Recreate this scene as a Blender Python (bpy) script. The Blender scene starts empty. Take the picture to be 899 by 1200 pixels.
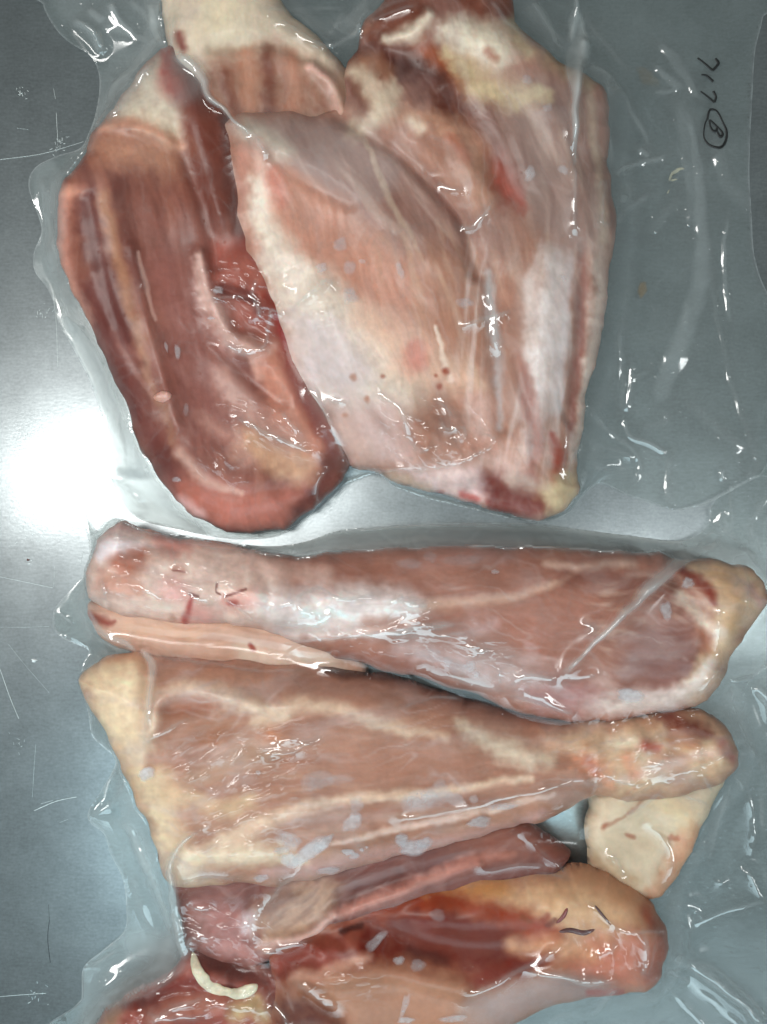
import bpy, math, random
import numpy as np
random.seed(7)
rng = np.random.default_rng(11)

# ------------------------------------------------------------------ scale, camera, light
S = 0.00045                       # metres per photo pixel on the table top
HC = 0.78                         # camera height above the table
HP = HC / S
CX, CY = 449.5, 600.0
scene = bpy.context.scene
COL = scene.collection

cam_d = bpy.data.cameras.new('camera'); cam = bpy.data.objects.new('camera', cam_d); COL.objects.link(cam)
cam.location = (0, 0, HC)
cam_d.sensor_fit = 'VERTICAL'; cam_d.sensor_height = 24
cam_d.lens = 12.0 / (600 * S / HC)
cam_d.clip_start = 0.01; cam_d.clip_end = 20
scene.camera = cam

world = bpy.data.worlds.new('World'); scene.world = world; world.use_nodes = True
bg = world.node_tree.nodes['Background']
bg.inputs[0].default_value = (0.92, 1.0, 0.98, 1); bg.inputs[1].default_value = 0.18

def area(name, loc, target, sx, sy, power, col, spread=180, rz=0):
    d = bpy.data.lights.new(name, 'AREA'); d.shape = 'RECTANGLE'; d.size = sx; d.size_y = sy
    d.energy = power; d.color = col; d.spread = math.radians(spread)
    o = bpy.data.objects.new(name, d); COL.objects.link(o); o.location = loc
    from mathutils import Vector
    d = Vector(target) - Vector(loc)
    q = (Vector(target) - Vector(loc)).to_track_quat('-Z', 'Y')
    o.rotation_euler = q.to_euler()
    if rz: o.rotation_euler.rotate_axis('Z', math.radians(rz))
    return o
area('ceiling_tube_lamp', (-0.82, 0.13, 1.00), (-0.82, 0.13, 0), 1.25, 0.21, 11.5, (1.0, 0.985, 0.95))
area('window_light', (-0.12, -0.90, 1.00), (-0.12, -0.05, 0), 1.6, 0.80, 11.5, (0.70, 0.95, 1.04))
area('far_tube_lamp', (1.30, -0.35, 1.2), (0, 0, 0), 0.16, 0.8, 4.0, (0.95, 1.0, 1.0))

scene.view_settings.view_transform = 'Standard'; scene.view_settings.look = 'None'
scene.view_settings.exposure = 0.0; scene.view_settings.gamma = 1.0
scene.render.engine = 'CYCLES'
cy = scene.cycles
cy.use_denoising = True; cy.caustics_reflective = False; cy.caustics_refractive = False
cy.max_bounces = 4; cy.diffuse_bounces = 2; cy.glossy_bounces = 3; cy.use_adaptive_sampling = True; cy.adaptive_threshold = 0.03; cy.transparent_max_bounces = 12; cy.sample_clamp_indirect = 4.0

# ------------------------------------------------------------------ numpy helpers
def lin(c):
    c = np.asarray(c, float) / 255.0
    return np.where(c <= 0.04045, c / 12.92, ((c + 0.055) / 1.055) ** 2.4)
PERM = rng.permutation(512); GA = rng.uniform(0, 2 * np.pi, 512)
def pnoise(x, y, seed=0):
    xi = np.floor(x).astype(int); yi = np.floor(y).astype(int)
    xf = x - xi; yf = y - yi
    def g(ix, iy, fx, fy):
        h = PERM[(PERM[(ix + seed * 17) & 511] + iy) & 511]; a = GA[h]
        return np.cos(a) * fx + np.sin(a) * fy
    u = xf ** 3 * (xf * (xf * 6 - 15) + 10); v = yf ** 3 * (yf * (yf * 6 - 15) + 10)
    n00 = g(xi, yi, xf, yf); n10 = g(xi + 1, yi, xf - 1, yf)
    n01 = g(xi, yi + 1, xf, yf - 1); n11 = g(xi + 1, yi + 1, xf - 1, yf - 1)
    return ((n00 * (1 - u) + n10 * u) * (1 - v) + (n01 * (1 - u) + n11 * u) * v) * 1.5
def fbm(x, y, seed=0, o=3):
    r = 0; a = 1.0
    for k in range(o):
        r = r + a * pnoise(x * 2 ** k, y * 2 ** k, seed + k * 3); a *= 0.5
    return r
def sstep(x):
    x = np.clip(x, 0, 1); return x * x * (3 - 2 * x)
def smooth(pts, n=5, closed=False):
    p = np.asarray(pts, float)
    if len(p) < 3: return p
    if closed: q = np.vstack([p[-1], p, p[0], p[1]])
    else: q = np.vstack([2 * p[0] - p[1], p, 2 * p[-1] - p[-2]])
    out = []
    for i in range(1, len(q) - 2):
        t = np.linspace(0, 1, n, endpoint=False)[:, None]
        a, b, c, d = q[i - 1], q[i], q[i + 1], q[i + 2]
        out.append(0.5 * (2 * b + (c - a) * t + (2 * a - 5 * b + 4 * c - d) * t ** 2 + (3 * b - a - 3 * c + d) * t ** 3))
    out = np.vstack(out)
    return out if closed else np.vstack([out, p[-1]])
def dist_poly(U, V, p, closed=False):
    """distance to a polyline and position along it (0..1)"""
    if len(p) == 1:
        return np.hypot(U - p[0][0], V - p[0][1]), np.zeros_like(U)
    q = np.vstack([p, p[0]]) if closed else p
    best = np.full(U.shape, 1e9); bt = np.zeros(U.shape); n = len(q) - 1
    for i in range(n):
        ax, ay = q[i]; bx, by = q[i + 1]; dx, dy = bx - ax, by - ay
        L = dx * dx + dy * dy + 1e-12
        t = np.clip(((U - ax) * dx + (V - ay) * dy) / L, 0, 1)
        d = (U - ax - t * dx) ** 2 + (V - ay - t * dy) ** 2
        m = d < best; best = np.where(m, d, best); bt = np.where(m, (i + t) / n, bt)
    return np.sqrt(best), bt
def inside(U, V, p):
    r = np.zeros(U.shape, bool); n = len(p); j = n - 1
    for i in range(n):
        xi, yi = p[i]; xj, yj = p[j]
        if yi != yj:
            r ^= ((yi > V) != (yj > V)) & (U < (xj - xi) * (V - yi) / (yj - yi) + xi)
        j = i
    return r
def sdf(U, V, p):
    d, _ = dist_poly(U, V, p, True)
    return np.where(inside(U, V, p), d, -d)
def unproj(pts, z):
    p = np.asarray(pts, float); k = (HP - z) / HP
    return np.stack([CX + (p[:, 0] - CX) * k, CY + (p[:, 1] - CY) * k], 1)
def proj(x, y, z):
    k = HP / (HP - z); return CX + (x - CX) * k, CY + (y - CY) * k
def to_world(x, y, z):
    return np.stack([(x - CX) * S, (CY - y) * S, z * S], 1)

# canvas grid (pixel units in the table plane)
G = 1.6
XS = np.arange(-36, 936, G); YS = np.arange(-40, 1240, G)
NX, NY = len(XS), len(YS)
GX, GY = np.meshgrid(XS, YS)

# ------------------------------------------------------------------ mesh helpers
def make_obj(name, co, faces, mat, parent=None, smooth_sh=True):
    me = bpy.data.meshes.new(name)
    co = np.asarray(co, np.float32); n = len(co)
    faces = np.asarray(faces, np.int32); k = faces.shape[1]
    me.vertices.add(n); me.vertices.foreach_set('co', co.ravel())
    me.loops.add(faces.size); me.loops.foreach_set('vertex_index', faces.ravel())
    me.polygons.add(len(faces)); me.polygons.foreach_set('loop_start', np.arange(0, faces.size, k, dtype=np.int32))
    me.update(calc_edges=True); me.validate()
    if smooth_sh: me.polygons.foreach_set('use_smooth', np.ones(len(me.polygons), bool))
    me.materials.append(mat)
    o = bpy.data.objects.new(name, me); COL.objects.link(o)
    if parent: o.parent = parent
    return o
def set_col(o, rgb):
    a = o.data.color_attributes.new('Col', 'FLOAT_COLOR', 'POINT')
    d = np.ones((len(rgb), 4), np.float32); d[:, :3] = rgb
    a.data.foreach_set('color', d.ravel())
def set_float(o, nm, v):
    a = o.data.attributes.new(nm, 'FLOAT', 'POINT'); a.data.foreach_set('value', np.asarray(v, np.float32))
def tag(o, label, cat=None, group=None, kind=None):
    if label: o['label'] = label
    if cat: o['category'] = cat
    if group: o['group'] = group
    if kind: o['kind'] = kind
    return o
def empty(name, loc=(0, 0, 0)):
    o = bpy.data.objects.new(name, None); COL.objects.link(o); o.location = loc; o.empty_display_size = 0.02
    return o

# ------------------------------------------------------------------ materials
def new_mat(name):
    m = bpy.data.materials.new(name); m.use_nodes = True
    nt = m.node_tree; nt.nodes.clear()
    return m, nt, nt.nodes.new, nt.links.new
def meat_mat():
    m, nt, N, L = new_mat('raw_meat')
    out = N('ShaderNodeOutputMaterial'); b = N('ShaderNodeBsdfPrincipled'); L(b.outputs[0], out.inputs[0])
    at = N('ShaderNodeAttribute'); at.attribute_name = 'Col'
    tc = N('ShaderNodeTexCoord')
    n1 = N('ShaderNodeTexNoise'); n1.inputs['Scale'].default_value = 420; n1.inputs['Detail'].default_value = 5
    n2 = N('ShaderNodeTexNoise'); n2.inputs['Scale'].default_value = 90; n2.inputs['Detail'].default_value = 4
    L(tc.outputs['Object'], n1.inputs['Vector']); L(tc.outputs['Object'], n2.inputs['Vector'])
    ad = N('ShaderNodeMath'); ad.operation = 'ADD'; L(n1.outputs['Fac'], ad.inputs[0]); L(n2.outputs['Fac'], ad.inputs[1])
    mr = N('ShaderNodeMapRange'); mr.inputs[1].default_value = 0.6; mr.inputs[2].default_value = 1.4
    mr.inputs[3].default_value = 0.91; mr.inputs[4].default_value = 1.08; L(ad.outputs[0], mr.inputs[0])
    mx = N('ShaderNodeVectorMath'); mx.operation = 'SCALE'; L(at.outputs['Color'], mx.inputs[0]); L(mr.outputs[0], mx.inputs['Scale'])
    L(mx.outputs[0], b.inputs['Base Color'])
    b.inputs['Roughness'].default_value = 0.42
    b.inputs['Specular IOR Level'].default_value = 0.2
    b.inputs['Subsurface Weight'].default_value = 0.25
    b.inputs['Subsurface Radius'].default_value = (1.0, 0.35, 0.22)
    b.inputs['Subsurface Scale'].default_value = 0.0035
    bp = N('ShaderNodeBump'); bp.inputs['Strength'].default_value = 0.25; bp.inputs['Distance'].default_value = 0.0006
    L(n1.outputs['Fac'], bp.inputs['Height']); L(bp.outputs[0], b.inputs['Normal'])
    return m
def film_mat():
    m, nt, N, L = new_mat('clear_plastic_film')
    out = N('ShaderNodeOutputMaterial')
    tr = N('ShaderNodeBsdfTransparent'); tr.inputs[0].default_value = (0.97, 0.985, 0.98, 1)
    df = N('ShaderNodeBsdfDiffuse'); df.inputs[0].default_value = (0.80, 0.86, 0.86, 1)
    tl = N('ShaderNodeBsdfTranslucent'); tl.inputs[0].default_value = (0.80, 0.86, 0.86, 1)
    mm = N('ShaderNodeMixShader'); mm.inputs[0].default_value = 0.35; L(df.outputs[0], mm.inputs[1]); L(tl.outputs[0], mm.inputs[2])
    at = N('ShaderNodeAttribute'); at.attribute_name = 'haze'
    m1 = N('ShaderNodeMixShader'); L(at.outputs['Fac'], m1.inputs[0]); L(tr.outputs[0], m1.inputs[1]); L(mm.outputs[0], m1.inputs[2])
    gl = N('ShaderNodeBsdfGlossy'); gl.inputs[0].default_value = (1, 1, 1, 1)
    lw = N('ShaderNodeLayerWeight'); lw.inputs['Blend'].default_value = 0.5
    pw = N('ShaderNodeMath'); pw.operation = 'POWER'; pw.inputs[1].default_value = 4; L(lw.outputs['Facing'], pw.inputs[0])
    ga = N('ShaderNodeAttribute'); ga.attribute_name = 'gloss'
    ma = N('ShaderNodeMath'); ma.operation = 'MULTIPLY_ADD'; ma.inputs[1].default_value = 0.28
    ro = N('ShaderNodeMapRange'); ro.inputs[1].default_value = 0.010; ro.inputs[2].default_value = 0.05; ro.inputs[3].default_value = 0.26; ro.inputs[4].default_value = 0.10; L(ga.outputs['Fac'], ro.inputs[0]); L(ro.outputs[0], gl.inputs['Roughness'])
    L(pw.outputs[0], ma.inputs[0]); L(ga.outputs['Fac'], ma.inputs[2])
    m2 = N('ShaderNodeMixShader'); L(ma.outputs[0], m2.inputs[0]); L(m1.outputs[0], m2.inputs[1]); L(gl.outputs[0], m2.inputs[2])
    tc = N('ShaderNodeTexCoord')
    vo = N('ShaderNodeTexVoronoi'); vo.voronoi_dimensions = '2D'; vo.inputs['Scale'].default_value = 95; L(tc.outputs['Object'], vo.inputs['Vector'])
    dr = N('ShaderNodeMapRange'); dr.interpolation_type = 'SMOOTHSTEP'; dr.inputs[1].default_value = 0.0; dr.inputs[2].default_value = 0.09; dr.inputs[3].default_value = 1.0; dr.inputs[4].default_value = 0.0
    L(vo.outputs['Distance'], dr.inputs[0])
    b2 = N('ShaderNodeBump'); b2.inputs['Strength'].default_value = 0.4; b2.inputs['Distance'].default_value = 0.0005
    L(dr.outputs[0], b2.inputs['Height']); L(b2.outputs[0], gl.inputs['Normal'])
    L(m2.outputs[0], out.inputs[0])
    return m
def steel_mat():
    m, nt, N, L = new_mat('scuffed_stainless_steel')
    out = N('ShaderNodeOutputMaterial'); b = N('ShaderNodeBsdfPrincipled')
    b.inputs['Metallic'].default_value = 1.0
    wide = N('ShaderNodeBsdfPrincipled'); wide.inputs['Metallic'].default_value = 1.0; wide.inputs['Roughness'].default_value = 0.46
    ms = N('ShaderNodeMixShader'); ms.inputs[0].default_value = 0.5; L(b.outputs[0], ms.inputs[1]); L(wide.outputs[0], ms.inputs[2]); L(ms.outputs[0], out.inputs[0])
    cfac = N('ShaderNodeMapRange'); cfac.inputs[1].default_value = 0.3; cfac.inputs[2].default_value = 0.7; cfac.inputs[3].default_value = 0.36; cfac.inputs[4].default_value = 0.64; L(cfac.outputs[0], ms.inputs[0])
    tc = N('ShaderNodeTexCoord')
    def noise(scale, sx, sy, det=4):
        mp = N('ShaderNodeMapping'); mp.inputs['Scale'].default_value = (sx, sy, 1); L(tc.outputs['Object'], mp.inputs[0])
        n = N('ShaderNodeTexNoise'); n.inputs['Scale'].default_value = scale; n.inputs['Detail'].default_value = det
        L(mp.outputs[0], n.inputs['Vector']); return n
    fine = noise(700, 1, 1); brush = noise(500, 0.5, 1.5); cloud = noise(9, 1, 1, 5); brush2 = noise(60, 1, 1)
    ad = N('ShaderNodeMath'); ad.operation = 'ADD'; L(fine.outputs['Fac'], ad.inputs[0]); L(brush.outputs['Fac'], ad.inputs[1])
    ad2 = N('ShaderNodeMath'); ad2.operation = 'ADD'; L(ad.outputs[0], ad2.inputs[0]); L(brush2.outputs['Fac'], ad2.inputs[1])
    cr = N('ShaderNodeMapRange'); cr.inputs[1].default_value = 1.1; cr.inputs[2].default_value = 1.9; cr.inputs[3].default_value = 0.42; cr.inputs[4].default_value = 0.58
    L(ad2.outputs[0], cr.inputs[0])
    cc = N('ShaderNodeCombineColor'); L(cr.outputs[0], cc.inputs[0])
    g = N('ShaderNodeMath'); g.operation = 'MULTIPLY'; g.inputs[1].default_value = 1.10; L(cr.outputs[0], g.inputs[0])
    g2 = N('ShaderNodeMath'); g2.operation = 'MULTIPLY'; g2.inputs[1].default_value = 1.14; L(cr.outputs[0], g2.inputs[0])
    L(g.outputs[0], cc.inputs[1]); L(g2.outputs[0], cc.inputs[2])
    L(cc.outputs[0], b.inputs['Base Color']); L(cc.outputs[0], wide.inputs['Base Color'])
    rr = N('ShaderNodeMapRange'); rr.inputs[1].default_value = 0.3; rr.inputs[2].default_value = 0.7; rr.inputs[3].default_value = 0.22; rr.inputs[4].default_value = 0.28
    L(cloud.outputs['Fac'], rr.inputs[0]); L(cloud.outputs['Fac'], cfac.inputs[0]); L(rr.outputs[0], b.inputs['Roughness'])
    bp = N('ShaderNodeBump'); bp.inputs['Strength'].default_value = 0.12; bp.inputs['Distance'].default_value = 0.0002
    L(ad2.outputs[0], bp.inputs['Height']); L(bp.outputs[0], b.inputs['Normal'])
    return m
def plain(name, col, rough=0.5, metal=0.0, sss=0.0, nscale=300, var=0.15):
    m, nt, N, L = new_mat(name)
    out = N('ShaderNodeOutputMaterial'); b = N('ShaderNodeBsdfPrincipled'); L(b.outputs[0], out.inputs[0])
    c = lin(col)
    tc = N('ShaderNodeTexCoord'); n = N('ShaderNodeTexNoise'); n.inputs['Scale'].default_value = nscale; n.inputs['Detail'].default_value = 4
    L(tc.outputs['Object'], n.inputs['Vector'])
    r = N('ShaderNodeValToRGB'); L(n.outputs['Fac'], r.inputs[0])
    r.color_ramp.elements[0].position = 0.3; r.color_ramp.elements[1].position = 0.7
    r.color_ramp.elements[0].color = (*(c * (1 - var)), 1); r.color_ramp.elements[1].color = (*np.minimum(c * (1 + var), 1), 1)
    L(r.outputs[0], b.inputs['Base Color'])
    b.inputs['Roughness'].default_value = rough; b.inputs['Metallic'].default_value = metal
    if sss:
        b.inputs['Subsurface Weight'].default_value = sss; b.inputs['Subsurface Scale'].default_value = 0.002
    return m
MEAT = meat_mat(); FILM = film_mat(); STEEL = steel_mat()
INK = plain('black_marker_ink', (22, 24, 24), 0.5)
def frost_mat():
    m, nt, N, L = new_mat('frosty_white_smear')
    out = N('ShaderNodeOutputMaterial'); b = N('ShaderNodeBsdfPrincipled')
    b.inputs['Base Color'].default_value = (0.70, 0.67, 0.69, 1); b.inputs['Roughness'].default_value = 0.35
    tr = N('ShaderNodeBsdfTransparent'); at = N('ShaderNodeAttribute'); at.attribute_name = 'haze'
    tc = N('ShaderNodeTexCoord'); n = N('ShaderNodeTexNoise'); n.inputs['Scale'].default_value = 350; n.inputs['Detail'].default_value = 4
    L(tc.outputs['Object'], n.inputs['Vector'])
    mr = N('ShaderNodeMapRange'); mr.inputs[1].default_value = 0.3; mr.inputs[2].default_value = 0.7; mr.inputs[3].default_value = 0.65; mr.inputs[4].default_value = 1.1
    L(n.outputs['Fac'], mr.inputs[0])
    mu = N('ShaderNodeMath'); mu.operation = 'MULTIPLY'; mu.use_clamp = True; L(mr.outputs[0], mu.inputs[0]); L(at.outputs['Fac'], mu.inputs[1])
    mx = N('ShaderNodeMixShader'); L(mu.outputs[0], mx.inputs[0]); L(tr.outputs[0], mx.inputs[1]); L(b.outputs[0], mx.inputs[2])
    L(mx.outputs[0], out.inputs[0]); return m
FROST = frost_mat()

# ------------------------------------------------------------------ the steel table
def box(name, x0, x1, y0, y1, z0, z1, mat):
    v = [(x, y, z) for z in (z0, z1) for y in (y0, y1) for x in (x0, x1)]
    f = [(0, 2, 3, 1), (4, 5, 7, 6), (0, 1, 5, 4), (2, 6, 7, 3), (0, 4, 6, 2), (1, 3, 7, 5)]
    return make_obj(name, v, f, mat, smooth_sh=False)
table = box('steel_table', -0.55, 0.55, -0.6, 0.6, -0.03, 0.0, STEEL)
tag(table, 'scratched stainless steel table top under the bags', kind='structure')

# ------------------------------------------------------------------ paint and sculpt operations (photo pixel coordinates)
def stroke_mask(U, V, pts, w, soft=0.6, sm=True):
    p = smooth(pts, 4) if (sm and len(pts) > 2) else np.asarray(pts, float)
    ww = np.max(w); R = ww * (1 + soft) + 2
    m = np.zeros(U.shape)
    sel = (U > p[:, 0].min() - R) & (U < p[:, 0].max() + R) & (V > p[:, 1].min() - R) & (V < p[:, 1].max() + R)
    if not sel.any(): return m, sel, None
    d, t = dist_poly(U[sel], V[sel], p)
    if np.ndim(w): W = np.interp(t, np.linspace(0, 1, len(w)), w)
    else: W = w
    m[sel] = sstep((W * (1 + soft) - d) / (2 * W * soft + 1e-6))
    return m, sel, t
def poly_mask(U, V, pts, soft=8):
    p = smooth(pts, 4, True)
    m = np.zeros(U.shape)
    sel = (U > p[:, 0].min() - soft) & (U < p[:, 0].max() + soft) & (V > p[:, 1].min() - soft) & (V < p[:, 1].max() + soft)
    if not sel.any(): return m
    m[sel] = sstep((sdf(U[sel], V[sel], p) + soft) / (2 * soft))
    return m
def paint(U, V, base, ops, seed, fib=None, fas=1.0):
    col = np.tile(lin(base), (len(U), 1))
    w1x, w1y = fbm(U / 38, V / 38, seed, 3), fbm(U / 38, V / 38, seed + 40, 3)
    w2x, w2y = fbm(U / 11, V / 11, seed + 80, 2), fbm(U / 11, V / 11, seed + 120, 2)
    w0x, w0y = fbm(U / 130, V / 130, seed + 160, 2), fbm(U / 130, V / 130, seed + 170, 2)
    for op in ops:
        k = op[0]
        if k in 'SP':
            _, pts, w, c, *r = op
            opa = r[0] if len(r) > 0 else 0.85
            wa = r[1] if len(r) > 1 else (min(7, 1.0 + 0.35 * np.max(w)) if k == 'S' else 7)
            u = U + wa * w1x + 0.45 * wa * w2x; v = V + wa * w1y + 0.45 * wa * w2y
            m = stroke_mask(u, v, pts, w, 0.98 if np.max(w) > 4.5 else 0.7)[0] if k == 'S' else poly_mask(u, v, pts, w * 1.6 + 2)
            m = m * opa * np.clip(0.96 + 0.14 * w2x, 0.5, 1.1)
        elif k == 'F':       # fibre streaks along a direction, inside a polygon (or everywhere)
            _, pts, (dx, dy), (ln, wd), c, amt, thr = op
            L = math.hypot(dx, dy); dx /= L; dy /= L
            u = U + 14 * w0x; v = V + 14 * w0y
            a = (u * dx + v * dy) / ln; b = (-u * dy + v * dx) / (wd * 1.5)
            n = fbm(a, b, seed + int(ln + wd * 3) % 50 + 7, 3)
            m = sstep((n - thr + 0.12) / 0.95) * amt * 0.6
            if pts is not None: m = m * poly_mask(U, V, pts, 18)
        m = np.clip(m, 0, 1)[:, None]
        col = col * (1 - m) + lin(c) * m
    # thin whitish membrane lying over the lean, in soft clouds and threads
    if fib:
        dx, dy = fib[0], fib[1]; L = math.hypot(dx, dy); dx /= L; dy /= L
        u = U + 26 * w0x + 6 * w1x; v = V + 26 * w0y + 6 * w1y
        a = u * dx + v * dy; c_ = -u * dy + v * dx
        m = 0.20 * sstep((fbm(a / 110, c_ / 34, seed + 61, 4) + 0.05) / 0.8) + 0.20 * sstep((1 - np.abs(pnoise(a / 130, c_ / 26, seed + 64)) * 9)) * sstep(fbm(U / 90, V / 90, seed + 66, 2) + 0.4)
        m = fas * m[:, None]; col = col * (1 - m) + lin((204, 186, 176)) * m
    blot = 1 + 0.08 * fbm(U / 60, V / 60, seed + 9, 3) + 0.03 * w2x
    if fib:
        dx, dy = fib[0], fib[1]; L = math.hypot(dx, dy); dx /= L; dy /= L
        u = U + 14 * w0x; v = V + 14 * w0y
        blot = blot + 0.028 * fbm((u * dx + v * dy) / 40, (-u * dy + v * dx) / 4.2, seed + 90, 3)
    col = col * blot[:, None]
    lum = (col @ np.array([0.3, 0.6, 0.1]))[:, None]
    col = col * (np.clip(lum, 0.02, 1) / 0.42) ** 0.46            # lean is much darker than fat
    col = (col * 1.04 - lum * 0.04) * np.array([0.88, 0.785, 0.835])
    return np.clip(col, 0.002, 0.92)

TOPS = {}      # heights of the meat in each bag, for the film
def knobs(x0, x1, y0, y1, n, w, a):
    """random small lumps of fat and gristle"""
    return [([(random.uniform(x0, x1), random.uniform(y0, y1))], random.uniform(.7, 1.3) * w, random.uniform(-.6, 1.0) * a) for _ in range(n)]
def meat(name, bag, outline, zb, h, R, ops, base, bumps=(), fib=None, he=0.33, seed=0, label='', cat='meat', noise=1.0, wob=4.0, fas=1.0):
    out = np.array(smooth(outline, 6, True))
    out[:, 0] += wob * fbm(out[:, 0] / 34, out[:, 1] / 34, seed + 3, 3); out[:, 1] += wob * fbm(out[:, 0] / 34, out[:, 1] / 34, seed + 5, 3)
    zr = zb + he * h
    out = unproj(out, zr)
    ix = np.where((XS > out[:, 0].min() - 5) & (XS < out[:, 0].max() + 5))[0]
    iy = np.where((YS > out[:, 1].min() - 5) & (YS < out[:, 1].max() + 5))[0]
    i0, i1, j0, j1 = ix[0], ix[-1] + 1, iy[0], iy[-1] + 1
    X = GX[j0:j1, i0:i1].copy(); Y = GY[j0:j1, i0:i1].copy()
    D = sdf(X, Y, out)
    gy, gx = np.gradient(D, G)
    near = np.abs(D) < 0.75 * G
    X = np.where(near, X - gx * D, X); Y = np.where(near, Y - gy * D, Y)
    vin = D > -0.75 * G
    Dc = np.clip(np.where(near, 0, D), 0, None)
    k = np.clip(Dc / R, 0, 1); prof = np.clip(1 - (1 - k) ** 2.3, 0, 1) ** 0.48
    zt = zb + he * h + (1 - he) * h * prof
    U, V = proj(X, Y, zt)
    ef = sstep(Dc / 14)
    add = np.zeros_like(zt)
    for (pts, w, a) in bumps:
        p = smooth(pts, 4) if len(pts) > 2 else np.asarray(pts, float)
        d, t = dist_poly(U, V, p)
        add += 1.15 * a * np.exp(-(d / (w * 1.1)) ** 2)
    add += noise * (4.5 * pnoise(U / 85, V / 85, seed + 21) + 1.1 * pnoise(U / 38, V / 38, seed + 23) + 0.15 * fbm(U / 14, V / 14, seed + 22, 2))
    if fib:
        dx, dy, ln, wd, am = fib; L = math.hypot(dx, dy); dx /= L; dy /= L
        wx = 10 * fbm(U / 70, V / 70, seed + 31, 2)
        add += 0.35 * am * fbm((U * dx + V * dy) / ln, (-U * dy + V * dx + wx) / wd, seed + 33, 3)
    zt = zt + add * ef
    kb = np.clip(Dc / (0.45 * R), 0, 1); zbm = zb + he * h * (1 - np.sqrt(np.clip(1 - (1 - kb) ** 2, 0, 1))) + 0.8
    ny, nx = X.shape
    idx = -np.ones((ny, nx), int); idx[vin] = np.arange(vin.sum()); nt = vin.sum()
    inn = vin & ~near; idb = idx.copy(); idb[inn] = nt + np.arange(inn.sum())
    q = vin[:-1, :-1] & vin[1:, :-1] & vin[:-1, 1:] & vin[1:, 1:]
    # quads (image y is down: this order faces up)
    f = np.stack([idx[:-1, :-1][q], idx[1:, :-1][q], idx[1:, 1:][q], idx[:-1, 1:][q]], 1)
    fb = np.stack([idb[:-1, :-1][q], idb[:-1, 1:][q], idb[1:, 1:][q], idb[1:, :-1][q]], 1)
    ring = (f == fb[:, [0, 3, 2, 1]]).all(1)
    co = np.vstack([to_world(X[vin], Y[vin], zt[vin]), to_world(X[inn], Y[inn], np.minimum(zbm, zt - 1)[inn])])
    faces = np.vstack([f, fb[~ring]])
    use = np.unique(faces); rm = -np.ones(len(co), int); rm[use] = np.arange(len(use))
    Up, Vp = proj(X, Y, zt)
    uu = np.concatenate([Up[vin], Up[inn]])[use]; vv = np.concatenate([Vp[vin], Vp[inn]])[use]
    c = paint(uu, vv, base, ops, seed, fib, fas)
    root = empty(name, tuple(to_world(np.array([out[:, 0].mean()]), np.array([out[:, 1].mean()]), np.array([0.0]))[0]))
    o = make_obj('flesh', co[use], rm[faces], MEAT, root)
    o.location = [-a for a in root.location]
    set_col(o, c)
    tag(root, label, cat)
    T = TOPS.setdefault(bag, np.zeros((NY, NX)))
    sub = T[j0:j1, i0:i1]; np.maximum(sub, np.where(vin, zt, 0), out=sub)
    return root

def world_top(bag, u, v):
    """height (px) of the meat seen at photo pixel u,v"""
    T = TOPS[bag]; z = 40.0
    for _ in range(6):
        p = unproj([(u, v)], z)[0]
        i = int(np.clip(round((p[0] - XS[0]) / G), 0, NX - 1)); j = int(np.clip(round((p[1] - YS[0]) / G), 0, NY - 1))
        z = T[j, i]
    return z

# ------------------------------------------------------------------ meat in the upper bag
CREAM = (214, 200, 168); WHITE = (228, 218, 204); TAN = (198, 150, 116); PINK = (196, 140, 120)
BROWN = (172, 112, 90); DARK = (138, 72, 58); RED = (182, 80, 64); GREY = (192, 178, 172)

meat('fat_capped_meat_piece', 'upper',
     [(186, -34), (190, 8), (196, 45), (205, 85), (230, 125), (258, 150), (300, 166), (350, 172), (430, 180), (450, 130), (418, 92), (382, 52), (338, 14), (300, -34)],
     0, 54, 56,
     [('P', [(228, 98), (250, 70), (300, 55), (345, 58), (385, 90), (420, 140), (330, 145), (262, 145)], 12, (172, 112, 86)),
      ('S', [(290, 62), (292, 100), (290, 130)], 9, (206, 150, 118), .7), ('S', [(312, 60), (318, 128)], 7, (150, 86, 66), .8),
      ('S', [(340, 66), (345, 128)], 8, (204, 150, 122), .75), ('S', [(262, 84), (275, 130)], 8, (150, 84, 62), .7),
      ('S', [(362, 78), (384, 96), (400, 130)], (4, 7, 5), (222, 182, 164), .9), ('S', [(210, 40), (215, 55)], 5, (160, 70, 58)),
      ('S', [(395, 90), (425, 140)], 12, (196, 160, 132), .7), ('P', [(240, -30), (280, -20), (275, 40), (240, 50)], 16, (224, 214, 178), .6)],
     (216, 203, 176), bumps=[([(250, 55), (320, 50), (380, 80)], 8, -5), ([(366, 76), (392, 104), (402, 132)], 7, 7)], seed=1,
     label='pale fat capped piece with brown lean stripes at the top edge of the upper bag', fib=(0, 1, 40, 9, 1.2))

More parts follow.
